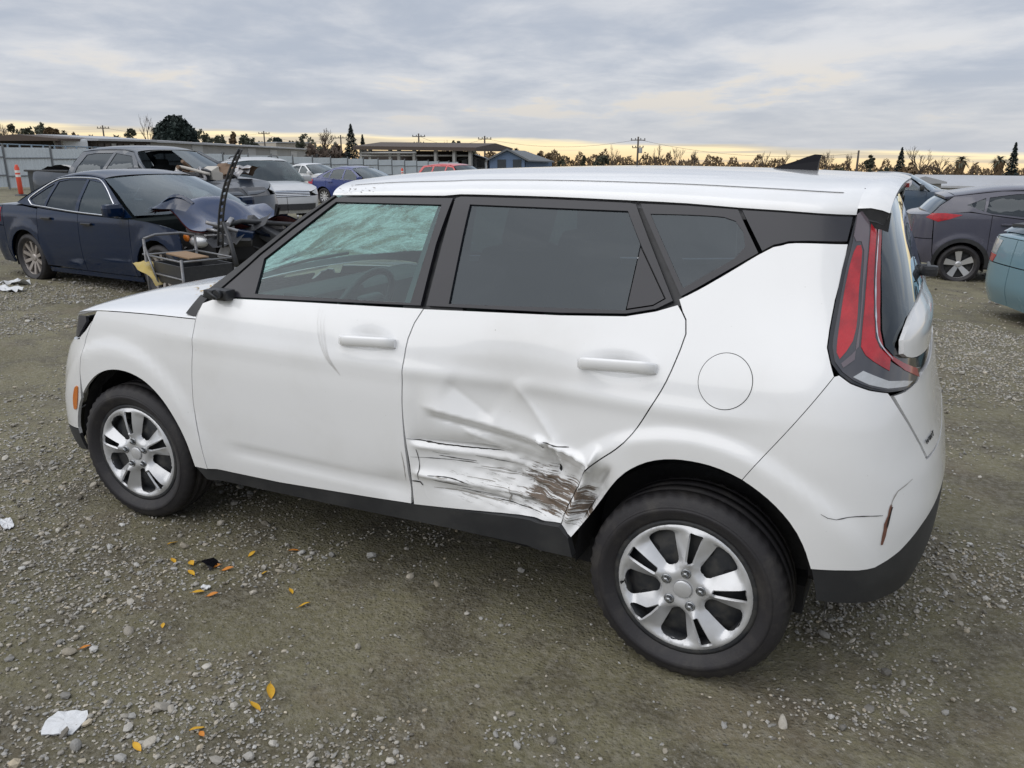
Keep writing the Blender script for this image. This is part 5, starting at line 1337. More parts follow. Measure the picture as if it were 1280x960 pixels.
    # --- teal hatch cut by the right edge
    S = sedan_spec(paint=tealp, glass=G_CAR, wb=2.70, fo=.9, ro=.86, hw=.87, wr=.31, rim=.20, roof=1.49, zb=.22, spokes=5, step=.05, rake=.05,
                   deck=[(.9, .985), (1.4, 1.05), (2.6, 1.06)], backlight=(2.02, 1.09), bbow=.06, spoiler=.16, spoiler_paint=TRIM,
                   roofs=[(-.1, 1.42), (.3, 1.46), (.9, 1.42), (1.72, 1.20)], cowl=(-.85, .98),
                   gh=[(-.80, .955), (-.45, 1.18), (-.09, 1.417), (.3, 1.455), (.9, 1.415), (1.72, 1.196), (1.95, 1.07), (1.4, 1.05), (1.0, .995), (.4, .962), (-.6, .935)],
                   wins=[[(-.60, .965), (-.32, 1.17), (-.05, 1.37), (.3, 1.40), (.3, .99)], [(.38, .99), (.36, 1.402), (.9, 1.365), (1.0, 1.34), (1.05, 1.03)], [(1.12, 1.04), (1.08, 1.31), (1.50, 1.19), (1.40, 1.09)]],
                   lamp=[(1.98, .86), (1.95, .76), (2.30, .74), (2.34, .84)], lamp2=[(1.96, 1.04), (1.97, .87), (2.33, .85), (2.36, 1.02)])
    car, sh = make_car('hatchback_car', 'teal liftback whose rear corner enters at the right edge', gz(3.52, 8.75), math.radians(22), S)
    # --- beyond, on the right
    S = pickup_spec(paint=bluegrey, glass=G_CAR, glass_r=G_CARD, spokes=6, mirror_paint=TRIM, step=.12, sill=True); x, y = bearing(1118, 25.5)[:2]
    make_car('pickup_truck', 'steel blue pickup half hidden behind the white hatchback tailgate', gz(x, y), math.radians(0), dict(S, cat='pickup truck'))
    S = sedan_spec(paint=whitep, glass=G_CAR, spokes=5, step=.16); x, y = bearing(1163, 41)[:2]
    make_car('sedan_car', 'white sedan far off between the steel blue pickup and the grey crossover', gz(x, y), math.radians(8), S)
def _lens(c, d):
    bm = bmesh.new(); bmesh.ops.create_icosphere(bm, subdivisions=2, radius=1)
    V = [(c[0] + v.co.x * d[0] / 2, c[1] + v.co.y * d[1] / 2, c[2] + v.co.z * d[2] / 2) for v in bm.verts]; F = [[v.index for v in f.verts] for f in bm.faces]; bm.free(); return V, F, True

# ------------------------------------------------------------------ beyond the yard: fence, buildings, poles, trees
def H(v, d): return CAM[2] + (192 - v) * d / 1069
def build_fence():
    sheet = mat('pale_fence_sheet', (.58, .63, .66), .55, vary=(1.2, .4, (.42, .46, .48))); post = mat('fence_post_steel', (.16, .17, .18), .5)
    p0 = np.array(bearing(-330, 27)[:2]); p1 = np.array(bearing(575, 84)[:2]); L = np.linalg.norm(p1 - p0); n = int(L / 2.4); dr = (p1 - p0) / L; nr = np.array([dr[1], -dr[0]])
    F = thing('metal_fence', 'long pale grey metal sheet fence along the far left side of the yard', 'fence', (p0[0], p0[1], float(zg(*p0))))
    # ribbed sheet, one mesh shared by all bays
    xs = np.linspace(0, 2.36, 49); y = np.where((np.arange(49) // 2) % 2 == 0, .012, -.012)
    G = np.array([[(x, yy, z) for z in (.05, 1.78)] for x, yy in zip(xs, y)])
    me0 = None; pm = None
    for i in range(n):
        q = p0 + dr * (i * 2.4 + .02); z = float(zg(*q)); ang = math.atan2(dr[1], dr[0])
        if me0 is None:
            o = MB().grid(G, False).build('fence_sheet', sheet, F); me0 = o.data
            o2 = MB().box((0, 0, .95), (.06, .06, 1.95)).box((0, 0, 1.94), (.075, .075, .02)).build('fence_post', post, F); pm = o2.data
            o3 = MB().box((1.2, -.03, .55), (2.40, .03, .05)).box((1.2, -.03, 1.32), (2.40, .03, .05)).build('fence_rail', post, F); rm = o3.data
        else:
            o = link(bpy.data.objects.new('fence_sheet', me0), F); o2 = link(bpy.data.objects.new('fence_post', pm), F); o3 = link(bpy.data.objects.new('fence_rail', rm), F)
        for ob, off in ((o, 0.), (o2, -.05), (o3, -.0)):
            pos = q + nr * (.04 if ob is o2 else .0) + dr * off
            ob.location = (pos[0] - p0[0], pos[1] - p0[1], z - float(zg(*p0))); ob.rotation_euler = (0, 0, ang)
    # pipe-rail fence further back
    R = thing('pipe_fence', 'blue-grey post and rail fence behind the metal sheet fence', 'fence', bearing(-20, 62))
    b = mat('blue_grey_pipe', (.14, .19, .24), .5); a0 = np.array(bearing(-20, 62)); a1 = np.array(bearing(172, 72)); k = 15
    for i in range(k):
        t = a0 + (a1 - a0) * i / (k - 1); MB().tube([t - a0, t - a0 + np.array([0, 0, 2.15])], .07, 6).build('rail_post', b, R)
    for z in (2.1, 1.7): MB().tube([np.array([0, 0, z]), a1 - a0 + np.array([0, 0, z])], .05, 6).build('rail', b, R)

def wall_box(par, name, m, p0, p1, depth, z0, z1a, z1b):
    """a straight wall slab from p0 to p1 (ground plan), pushed back by depth"""
    p0 = np.array(p0[:2]); p1 = np.array(p1[:2]); d = p1 - p0; n = np.array([-d[1], d[0]]) / np.linalg.norm(d)
    if n @ (p0 - CAM[:2]) < 0: n = -n
    q = [p0, p1, p1 + n * depth, p0 + n * depth]
    V = [(a[0], a[1], z0) for a in q] + [(a[0], a[1], z) for a, z in zip(q, (z1a, z1b, z1b, z1a))]
    return MB().add(V, [(3, 2, 1, 0), (4, 5, 6, 7), (0, 1, 5, 4), (1, 2, 6, 5), (2, 3, 7, 6), (3, 0, 4, 7)]).build(name, m, par, fixn=True), n
def roof_slab(par, name, m, p0, p1, depth, za, zb, rise, over=.6, th=.18):
    p0 = np.array(p0[:2]); p1 = np.array(p1[:2]); d = (p1 - p0) / np.linalg.norm(p1 - p0); n = np.array([-d[1], d[0]])
    if n @ (p0 - CAM[:2]) < 0: n = -n
    a0 = p0 - d * over - n * over; a1 = p1 + d * over - n * over; w = depth + 2 * over
    V = []
    for dz in (0, th):
        for t, r in ((0, 0), (.5, rise), (1, 0)):
            V += [(*(a0 + n * w * t), za + r + dz), (*(a1 + n * w * t), zb + r + dz)]
    F = [(0, 2, 4), (1, 5, 3), (6, 7, 9, 8), (8, 9, 11, 10), (1, 0, 2, 3), (3, 2, 4, 5), (0, 1, 7, 6), (5, 4, 10, 11), (0, 6, 8, 2), (2, 8, 10, 4), (1, 3, 9, 7), (3, 5, 11, 9)]
    return MB().add(V, F).build(name, m, par, fixn=True)
def build_buildings():
    greyw = mat('grey_metal_wall', (.34, .34, .33), .6, vary=(.25, .4, (.24, .235, .225))); roofm = mat('pale_metal_roof', (.40, .41, .43), .5, vary=(.3, .3, (.30, .29, .28)))
    dk = mat('dark_weathered_boards', (.055, .045, .040), .8); brownr = mat('brown_roof', (.075, .055, .045), .7); beige = mat('beige_wall', (.42, .38, .32), .8); whitew = mat('white_wall', (.58, .60, .62), .7)
    bluew = mat('blue_siding', (.13, .19, .30), .7); shing = mat('grey_shingles', (.15, .16, .17), .85); door_m = mat('shed_door_grey', (.44, .45, .45), .5); winm = mat('dark_pane', (.05, .06, .07), .15)
    # long warehouse going away to the right
    A = bearing(190, 92); B = bearing(387, 168); R = thing('warehouse_building', 'long low grey warehouse with pale metal roof behind the pickup', 'building', A)
    o = np.array(A)
    def at0(ob): ob.location = -np.array(ob.parent.location)
    w, n = wall_box(R, 'wall', greyw, A, B, 14, min(A[2], B[2]) - .5, H(178, 92), H(187.5, 168)); at0(w)
    r = roof_slab(R, 'roof', roofm, A, B, 14, H(178, 92), H(187.5, 168), .45, th=.22); at0(r)
    d = (np.array(B[:2]) - np.array(A[:2])); L = np.linalg.norm(d); d /= L
    for t, wd, ht, m in ((.16, 3.6, 3.0, door_m), (.30, 1.2, 2.2, winm), (.46, 4.0, 3.0, door_m), (.62, 4.4, 3.0, door_m), (.80, 4.4, 3.0, door_m)):
        q0 = np.array(A[:2]) + d * L * t; q1 = q0 + d * wd; z = float(zg(*q0)); ww, _ = wall_box(R, 'door', m, q0 - n * .06, q1 - n * .06, .05, z, z + ht, z + ht); at0(ww)
    # open boarded bay at its near end
    A2 = bearing(122, 80); B2 = bearing(189, 91.6); R = thing('lean_to_building', 'dark boarded open-fronted bay at the left end of the warehouse', 'building', A2)
    w, n = wall_box(R, 'wall', dk, A2, B2, 10, A2[2] - .5, H(176, 80), H(177.5, 92)); at0(w)
    r = roof_slab(R, 'roof', roofm, A2, B2, 10, H(176, 80), H(177.5, 92), .40, th=.20); at0(r)
    d = (np.array(B2[:2]) - np.array(A2[:2])); L = np.linalg.norm(d); d /= L
    for i in range(9):
        q0 = np.array(A2[:2]) + d * (L * (i + .2) / 9); ww, _ = wall_box(R, 'board', (dk, brownr, greyw)[i % 3], q0 - n * .1, q0 + d * L / 13 - n * .1, .08, A2[2], H(179, 80), H(179, 80)); at0(ww)
    # open shed with brown roof
    A = bearing(74, 76); B = bearing(126, 82); R = thing('open_shed', 'open shed with shallow brown gable roof on dark posts, far left', 'shed', A)
    r = roof_slab(R, 'roof', brownr, A, B, 8, H(176, 76), H(177, 82), .38, over=.4, th=.2); at0(r)
    for k, dd in ((75, 76), (102, 79), (125, 82), (88, 84), (110, 86)):
        p = bearing(k, dd); pp = MB().box((0, 0, (H(176, dd) - p[2]) / 2), (.35, .35, H(176, dd) - p[2])).build('shed_post', dk, R); pp.location = np.array(p) - np.array(A)
    # white trailer inside
    p = bearing(88, 80); R = thing('camper_trailer', 'small white camper trailer standing in the brown open shed', 'trailer', p, math.radians(-20))
    MB().box((0, 0, 1.9), (4.6, 2.2, 1.9), bev=.2).build('body', whitew, R)
    for x in (-1.2, .9): MB().box((x, -1.11, 2.2), (.9, .06, .55)).build('window', winm, R)
    for x in (-.4, .5): MB().lathe([(.33, -.1), (.33, .1), (.0001, .1)], 16, 'y', (x, -1.0, .33)).build('wheel', RUBBER, R)
    MB().box((0, 0, .75), (4.4, 2.0, .25)).box((0, 0, .45), (.2, 1.9, .5)).build('chassis', TRIM, R)
    # low white building far left
    A = bearing(-60, 120); B = bearing(72, 128); R = thing('low_building', 'low white building beyond the fence at the left edge', 'building', A)
    w, n = wall_box(R, 'wall', whitew, A, B, 12, A[2] - 1.5, H(177, 120), H(177, 128)); at0(w); r = roof_slab(R, 'roof', roofm, A, B, 12, H(177, 120), H(177, 128), .5, th=.25); at0(r)
    # beige block
    A = bearing(346, 176); B = bearing(386, 184); R = thing('block_building', 'square beige flat-roofed block above the right end of the warehouse', 'building', A)
    w, n = wall_box(R, 'wall', beige, A, B, 10, A[2] - 1, H(179, 176), H(179, 184)); at0(w); w, n = wall_box(R, 'parapet', roofm, np.array(A[:2]) - n * .3, np.array(B[:2]) - n * .3, 10.6, H(179, 180), H(177.6, 180), H(177.6, 180)); at0(w)
    # dark steel canopy
    A = bearing(452, 108); B = bearing(590, 104); R = thing('steel_canopy', 'dark flat-roofed steel canopy with pale posts in mid distance', 'canopy', A)
    r = roof_slab(R, 'roof', brownr, A, B, 16, H(187, 108), H(189, 104), .6, over=.8, th=.45); at0(r)
    w, n = wall_box(R, 'back_wall', dk, np.array(bearing(452, 124)[:2]), np.array(bearing(590, 120)[:2]), .3, A[2], H(188, 124), H(189, 120)); at0(w)
    for k in (452, 463, 488, 499, 518, 545, 568, 588):
        p = bearing(k, 108 - (k - 452) * .03); hh = H(186.5, 107) - p[2]; pp = MB().box((0, 0, hh / 2), (.38, .38, hh)).build('post', greyw, R); pp.location = np.array(p) - np.array(A)
    for v in (191, 194.5): 
        a, b = spot(452, v, 107.6), spot(520 if v < 192 else 590, v, 104.5); t = MB().tube([a, b], .12, 6).build('beam', greyw, R); at0(t)
    # houses
    def house(name, label, k0, k1, d, vE, vR, wm, rm, depth):
        A = bearing(k0, d); B = bearing(k1, d); R = thing(name, label, 'house', A)
        w, n = wall_box(R, 'wall', wm, A, B, depth, A[2] - .5, H(vE, d), H(vE, d)); at0(w)
        p0, p1 = np.array(A[:2]), np.array(B[:2]); m = (p0 + p1) / 2; ze, zr = H(vE, d), H(vR, d)
        V = []
        for s in (-.02, depth + .3): V += [(*(p0 - n * 0 + n * s), ze), (*(p1 + n * s), ze), (*(m + n * s), zr)]
        g = MB().add(V, [(0, 1, 2), (5, 4, 3), (0, 2, 5, 3), (1, 4, 5, 2), (0, 3, 4, 1)]).build('gable', wm, R, fixn=True); at0(g)
        dd = (p1 - p0) / np.linalg.norm(p1 - p0); V = []; sl = (zr - ze) / (np.linalg.norm(p1 - p0) / 2); e = .5
        for s in (-.5, depth + .8):
            for dz in (.06, .3): V += [(*(p0 - dd * e + n * s), ze - e * sl + dz), (*(m + n * s), zr + dz), (*(p1 + dd * e + n * s), ze - e * sl + dz)]
        F = [(3, 9, 10, 4), (4, 10, 11, 5), (0, 1, 7, 6), (1, 2, 8, 7), (0, 3, 4, 1), (1, 4, 5, 2), (6, 7, 10, 9), (7, 8, 11, 10), (0, 6, 9, 3), (2, 5, 11, 8)]
        r = MB().add(V, F).build('roof', rm, R, fixn=True); at0(r)
        for t in (.22, .66):
            q = p0 + (p1 - p0) * t; ww, _ = wall_box(R, 'window', winm, q - n * .05, q + dd * 1.1 - n * .05, .04, A[2] + 1.2, A[2] + 2.3, A[2] + 2.3); at0(ww)
        return R
    house('small_house', 'small white gabled house left of the blue house', 577, 606, 118, 200.5, 195.5, whitew, shing, 10)
    R = house('blue_house', 'blue sided house with grey shingle roof on the skyline', 612, 656, 105, 200, 188.5, bluew, shing, 9)
    # its long wing to the right
    A = bearing(657, 108); B = bearing(690, 112); w, n = wall_box(R, 'wing_wall', bluew, A, B, 7, A[2] - .5, H(201, 108), H(203, 112)); at0(w)
    V = [(*spot(634, 188.8, 109),), (*spot(656, 189.8, 113),), (*spot(693, 203.2, 111),), (*spot(655, 201.5, 106.5),)]
    V2 = [(x, y, z + .15) for x, y, z in V]; g = MB().add(V + V2, [(3, 2, 1, 0), (4, 5, 6, 7), (0, 1, 5, 4), (1, 2, 6, 5), (2, 3, 7, 6), (3, 0, 4, 7)]).build('wing_roof', shing, R, fixn=True); at0(g)
    # right side sheds
    A = bearing(1085, 74); B = bearing(1134, 68); R = thing('metal_shed', 'pale metal shed with white gable end behind the tailgate', 'shed', A)
    w, n = wall_box(R, 'wall', greyw, A, B, 3.4, A[2] - .8, H(230, 74), H(230, 68)); at0(w); r = roof_slab(R, 'roof', roofm, A, B, 3.4, H(230, 74), H(230, 68), .45, over=.3, th=.15); at0(r)
    A = bearing(1138, 82); B = bearing(1330, 74); R = thing('long_shed', 'long low pale shed with light roof above the grey crossover', 'shed', A)
    w, n = wall_box(R, 'wall', whitew, A, B, 10, A[2] - .8, H(234, 82), H(238, 74)); at0(w); r = roof_slab(R, 'roof', roofm, A, B, 10, H(234, 82), H(238, 74), .9, over=.4, th=.2); at0(r)
    d = (np.array(B[:2]) - np.array(A[:2])); L = np.linalg.norm(d); d /= L
    for i in range(4):
        q = np.array(A[:2]) + d * L * (.05 + .1 * i); ww, _ = wall_box(R, 'door', door_m, q - n * .05, q + d * 1.6 - n * .05, .04, A[2], H(236, 80), H(236, 80)); at0(ww)

# trees
BARK = mat('bark', (.085, .068, .055), .9); TWIG = mat('bare_twigs', (.095, .070, .055), .9)
def leafm(name, c): return mat(name, c, .7, vary=(.8, .8, tuple(v * .45 for v in c)))
LEAF = leafm('grey_green_leaves', (.085, .092, .060)); LEAFD = leafm('dark_evergreen_leaves', (.018, .032, .026)); LEAFB = leafm('rusty_leaves', (.150, .098, .050)); PALM = leafm('palm_fronds', (.070, .072, .045)); CONI = leafm('conifer_needles', (.020, .034, .032))
def leaf_cloud(C, Rd, n, s, rng):
    """n small leaf-shaped faces scattered through lumps (C centres, Rd radii)"""
    k = rng.integers(0, len(C), n); u = rng.normal(size=(n, 3)); u /= np.linalg.norm(u, axis=1)[:, None]; r = rng.random(n) ** .45
    p = C[k] + u * (Rd[k] * r)[:, None] if Rd.ndim == 1 else C[k] + u * Rd[k] * r[:, None]
    a = rng.normal(size=(n, 3)); a /= np.linalg.norm(a, axis=1)[:, None]; b = np.cross(a, rng.normal(size=(n, 3))); b /= np.linalg.norm(b, axis=1)[:, None]
    sz = s * (.6 + .8 * rng.random(n))[:, None]
    V = np.stack([p - a * sz, p + b * sz * .6, p + a * sz, p - b * sz * .6], 1).reshape(-1, 3); F = np.arange(4 * n).reshape(-1, 4)
    return V, F
def branchy(par, h, seed, levels=4, spread=.55, thin=1., up=.35):
    r = random.Random(seed); trunk = MB(); tw = MB(); tips = []
    def grow(p, d, L, rad, lv):
        q = p + d * L * .5 + Vector((r.uniform(-.06, .06), r.uniform(-.06, .06), 0)) * L; e = p + d * L
        (trunk if lv <= 1 else tw).tube([p, q, e], [rad, rad * .82, rad * .62], 5 if lv <= 1 else 3, cap=False, smooth=True)
        if lv >= levels: tips.append(e); return
        for i in range(r.choice((2, 3, 3)) if lv else 4):
            t = r.uniform(.45, 1.0); nd = (d + Vector((r.gauss(0, spread), r.gauss(0, spread), r.gauss(up * .5, .25)))).normalized()
            grow(p + d * L * t, nd, L * r.uniform(.55, .78), rad * .60, lv + 1)
        if lv < levels: tips.append(e)
    grow(Vector((0, 0, -.3)), Vector((r.uniform(-.06, .06), r.uniform(-.06, .06), 1)).normalized(), h * .36, h * .030 * thin, 0)
    trunk.build('trunk', BARK, par); tw.build('crown', TWIG, par); return tips
def tree(kind, label, k, vtop, d, width_px=None, group=None, seed=0, lm=None):
    x, y, z = bearing(k, d); h = H(vtop, d) - z; w = (width_px or 12) * d / 985 / 2; rng = np.random.default_rng(seed + 100); r = random.Random(seed)
    nm = {'bare': 'bare_tree', 'leafy': 'broadleaf_tree', 'round': 'round_tree', 'conifer': 'conifer_tree', 'palm': 'palm_tree', 'bush': 'bush'}[kind]
    R = thing(nm, label, 'bush' if kind == 'bush' else 'tree', (x, y, z), 0, group)
    if kind == 'bare':
        tips = branchy(R, h * .62, seed, 5, .5, .9)
        mz = max(t.z for t in tips); mw = max(max(abs(t.x), abs(t.y)) for t in tips)
        for ch in R.children: ch.scale = (w / mw * 1.1, w / mw * 1.1, h / mz)
    elif kind == 'leafy':
        tips = branchy(R, h * .60, seed, 3, .5, 1.2); C = np.array([t[:] for t in tips if t.z > h * .12]); 
        C[:, 2] *= h / max(C[:, 2].max(), .1) * .90; C[:, :2] *= w / max(np.abs(C[:, :2]).max(), .1) * .85
        V, F = leaf_cloud(C, np.full(len(C), w * .26), 750, .022 * h + .08, rng); R2 = link(bpy.data.objects.new('foliage', fast_mesh('foliage', V, F, lm or LEAF)), R)
    elif kind == 'round':
        MB().tube([(0, 0, -.3), (0, 0, h * .5)], [h * .04, h * .02], 7).build('trunk', BARK, R)
        th = rng.random(60) * 2 * math.pi; ph = np.arccos(1 - 1.35 * rng.random(60)); cz = h * .52
        C = np.stack([w * .74 * np.sin(ph) * np.cos(th), w * .74 * np.sin(ph) * np.sin(th), cz + (h - cz) * .80 * np.cos(ph)], 1)
        V, F = leaf_cloud(C, np.full(60, w * .25), 7000, .30, rng); link(bpy.data.objects.new('crown', fast_mesh('crown', V, F, lm or LEAFD)), R)
    elif kind == 'conifer':
        MB().tube([(0, 0, -.3), (0, 0, h * .95)], [h * .022, h * .004], 6).build('trunk', BARK, R)
        n = 2600; t = rng.random(n) ** .75; zz = h * (.10 + .90 * t); rad = w * (1 - t) ** .85 * (.35 + .65 * rng.random(n) ** .5) * (1 + .22 * np.sin(t * 60)); a = rng.random(n) * 2 * math.pi
        p = np.stack([rad * np.cos(a), rad * np.sin(a), zz - .10 * rad], 1); s = (.05 * h * (1 - .55 * t))[:, None] * (.6 + .6 * rng.random(n))[:, None]
        o = np.stack([np.cos(a), np.sin(a), np.full(n, -.35)], 1); tg = np.stack([-np.sin(a), np.cos(a), rng.normal(0, .4, n)], 1)
        V = np.stack([p - o * s * .6, p + tg * s * .35, p + o * s, p - tg * s * .35], 1).reshape(-1, 3); link(bpy.data.objects.new('crown', fast_mesh('crown', V, np.arange(4 * n).reshape(-1, 4), lm or CONI)), R)
    elif kind == 'palm':
        MB().tube([(0, 0, -.3), (.1, 0, h * .5), (0, 0, h * .86)], [h * .035, h * .03, h * .028], 8).build('trunk', BARK, R)
        mb = MB()
        for i in range(64):
            a = r.uniform(0, 2 * math.pi); el = r.uniform(-.5, 1.35); L = w * r.uniform(.85, 1.1); o = Vector((math.cos(a), math.sin(a), 0)); s = Vector((-math.sin(a), math.cos(a), 0)); b = Vector((0, 0, h * .86)); pts = []
            for t in (0, .3, .55, .8, 1.): pts.append(b + o * L * t * math.cos(el * (1 - .5 * t)) + Vector((0, 0, L * (t * math.sin(el) - .55 * t * t))))
            V = []; 
            for t, p in zip((0, .3, .55, .8, 1.), pts): wd = L * .16 * (.25 + 1.5 * t) * (1.02 - t); V += [p - s * wd, p + s * wd]
            mb.add(V, [(2 * j, 2 * j + 1, 2 * j + 3, 2 * j + 2) for j in range(4)])
        mb.build('crown', PALM, R)
        n = 700; t = rng.random(n); a = rng.random(n) * 2 * math.pi; rad = w * (.22 + .30 * t); p = np.stack([rad * np.cos(a), rad * np.sin(a), h * (.40 + .45 * t)], 1); s = .05 * h * (.6 + .6 * rng.random(n))[:, None]; dn = np.array([0, 0, -1.]); tg = np.stack([-np.sin(a), np.cos(a), 0 * a], 1)
        V = np.stack([p, p + tg * s * .3 + dn * s * .5, p + dn * s * 1.5, p - tg * s * .3 + dn * s * .5], 1).reshape(-1, 3); link(bpy.data.objects.new('dead_frond_skirt', fast_mesh('skirt', V, np.arange(4 * n).reshape(-1, 4), LEAFB)), R)
    elif kind == 'bush':
        MB().tube([(0, 0, -.3), (0, 0, h * .4)], [.2, .08], 6).build('trunk', BARK, R)
        C = np.stack([rng.uniform(-w * .8, w * .8, 16), rng.uniform(-w * .5, w * .5, 16), h * rng.uniform(.25, .80, 16)], 1)
        V, F = leaf_cloud(C, np.full(16, min(w * .35, h * .28)), 1300, .20, rng); link(bpy.data.objects.new('crown', fast_mesh('crown', V, F, lm or LEAF)), R)
    return R
def build_trees():
    T = [('bare', 'bare tree nearest the left edge of the skyline', 10, 154, 150, 22), ('leafy', 'loose grey-green tree second from the left edge', 24, 153, 155, 20), ('leafy', 'ragged tree left of the tallest of the far left trees', 41, 156, 160, 16),
         ('leafy', 'tallest tree of the far left row, with open crown', 54, 151, 150, 20), ('round', 'small rounded dark tree left of the brown shed roof', 66, 157, 148, 15), ('round', 'second small rounded dark tree just left of the brown shed', 74, 160, 150, 14),
         ('palm', 'thin palm above the brown shed roof', 84, 160, 155, 12), ('leafy', 'low tree over the right slope of the brown shed', 97, 163, 150, 14), ('leafy', 'bushy tree left of the tall bare tree beside the big round tree', 168, 158, 140, 16),
         ('bare', 'tall bare tree left of the big round dark tree', 187, 142, 135, 26), ('round', 'big round dark evergreen tree above the warehouse', 222, 145, 118, 52), ('leafy', 'green tree right of the big round dark tree', 260, 160, 140, 22), ('leafy', 'short tree above the warehouse roof middle', 274, 165, 150, 16),
         ('leafy', 'brownish tree above the warehouse roof', 292, 162, 150, 14), ('leafy', 'dark tree left of the pole above the warehouse', 303, 166, 155, 14), ('leafy', 'broad dark tree beside the pole above the warehouse', 315, 166, 155, 18), ('round', 'low round tree left of the beige block', 348, 170, 185, 16), ('leafy', 'low ragged tree above the beige block', 363, 174, 190, 10), ('leafy', 'leafy tree right of the beige block', 379, 164, 175, 18),
         ('bare', 'bare broad tree left of the tall conifer', 406, 160, 150, 28), ('conifer', 'tall dark conifer in the left middle of the skyline', 440, 155, 125, 23), ('conifer', 'smaller dark conifer beside the tall one', 454, 168, 130, 13), ('bare', 'bare tree above the steel canopy right end', 556, 174, 150, 16), ('leafy', 'leafy tree above the steel canopy right end', 571, 173, 150, 12), ('leafy', 'small tree above the white gabled house', 593, 183, 150, 10), 
         ('palm', 'palm top above the blue house ridge', 645, 183, 140, 12), ('bush', 'rusty bush right of the blue house', 682, 187, 140, 22), ('bush', 'small bush between the blue house and the white roof', 702, 194, 150, 9), ('leafy', 'narrow small tree over the middle of the white roof', 729, 192, 150, 6), ('bush', 'dark green bush left of the middle pole', 752, 190, 140, 18), ('bare', 'bare tree left of the middle pole', 767, 180, 140, 20),
         ('bare', 'bare tree right of the middle pole', 822, 180, 150, 22), ('bare', 'spreading bare tree over the white roof right half', 845, 184, 150, 20), ('bare', 'low bare tree left of the antenna fin', 868, 186, 150, 16), ('bare', 'thin bare tree just left of the antenna fin', 955, 188, 140, 18), ('bare', 'bare tree behind the antenna fin', 978, 187, 140, 18), 
         ('bare', 'bare tree right of the antenna fin', 1036, 186, 120, 18), ('bush', 'dark low bush right of the antenna fin', 1053, 206, 115, 12), ('bare', 'tall thin bare tree left of the right-hand pole', 1060, 190, 120, 14), ('leafy', 'narrow dark tree right of the right-hand pole', 1089, 191, 115, 12), ('bush', 'small dark bush left of the right conifer', 1108, 205, 115, 10), ('conifer', 'dark conifer above the metal shed', 1127, 184, 105, 18),
         ('bush', 'broad brown bush behind the metal shed', 1136, 207, 100, 34), ('bare', 'big spreading bare tree right of the conifer above the metal shed', 1152, 182, 115, 34), ('bare', 'bare tree left of the shaggy palm', 1176, 194, 118, 26), ('palm', 'shaggy palm with thick skirt above the long shed', 1203, 193, 95, 22), ('bare', 'thin bare tree right of the shaggy palm', 1222, 200, 120, 14), ('bush', 'low dark bush between the two palms', 1230, 219, 105, 16), ('palm', 'palm left of the conifer at the right edge', 1251, 193, 95, 24), ('conifer', 'tall conifer at the right edge', 1268, 178, 100, 19)]
    for i, (kd, lb, k, v, d, w) in enumerate(T): tree(kd, lb, k, v, d, w, 'trees on the skyline', 17 * i + 3, LEAFB if 'rusty' in lb or 'brown' in lb else None)
    # far scrub that reads as one mass
    rng = np.random.default_rng(77)
    def scrub(name, label, k0, k1, d0, d1, vt, n, m, s):
        K = rng.uniform(k0, k1, n); D = rng.uniform(d0, d1, n); P = CAM[:2] + Rh * ((K - 640) / FPX * D * .96)[:, None] + Fh * D[:, None]; z0 = zg(P[:, 0], P[:, 1])
        hh = (H(vt(K), D) - z0) * (.80 + .2 * np.sin(K * .31) * np.sin(K * .083 + 1)) ; t = rng.random(n) ** 1.1; p = np.stack([P[:, 0], P[:, 1], z0 + np.maximum(hh, .8) * t], 1)
        a = rng.normal(size=(n, 3)); a[:, 2] = np.abs(a[:, 2]) + .4; a /= np.linalg.norm(a, axis=1)[:, None]; b = np.cross(a, rng.normal(size=(n, 3))); b /= np.linalg.norm(b, axis=1)[:, None]; sz = s * (.5 + rng.random(n))[:, None]
        V = np.stack([p - a * sz, p + b * sz * .35, p + a * sz, p - b * sz * .35], 1).reshape(-1, 3); o = link(bpy.data.objects.new(name, fast_mesh(name, V, np.arange(4 * n).reshape(-1, 4), m))); tag(o, label, kind='stuff')
    scrub('far_scrub', 'low brown scrub along the skyline to the right', 690, 1330, 160, 190, lambda K: 187 + np.maximum(0, K - 700) * .034 + 3 * np.sin(K * .09) + 2 * np.sin(K * .23), 16000, LEAFB, .40)
    scrub('far_scrub', 'low grey-green scrub along the skyline to the left', -80, 420, 185, 230, lambda K: 166 + np.maximum(0, K - 60) * .024 + 3 * np.sin(K * .11), 12000, LEAF, .55)
    scrub('far_scrub', 'thin far brush between the steel canopy and the blue house', 540, 700, 150, 175, lambda K: 186 + 0 * K + 3 * np.sin(K * .2), 3500, LEAFB, .38)
    scrub('thicket', 'dark brown thicket between warehouse and tall conifer', 384, 436, 128, 140, lambda K: 181 + 0 * K, 3500, TWIG, .5)
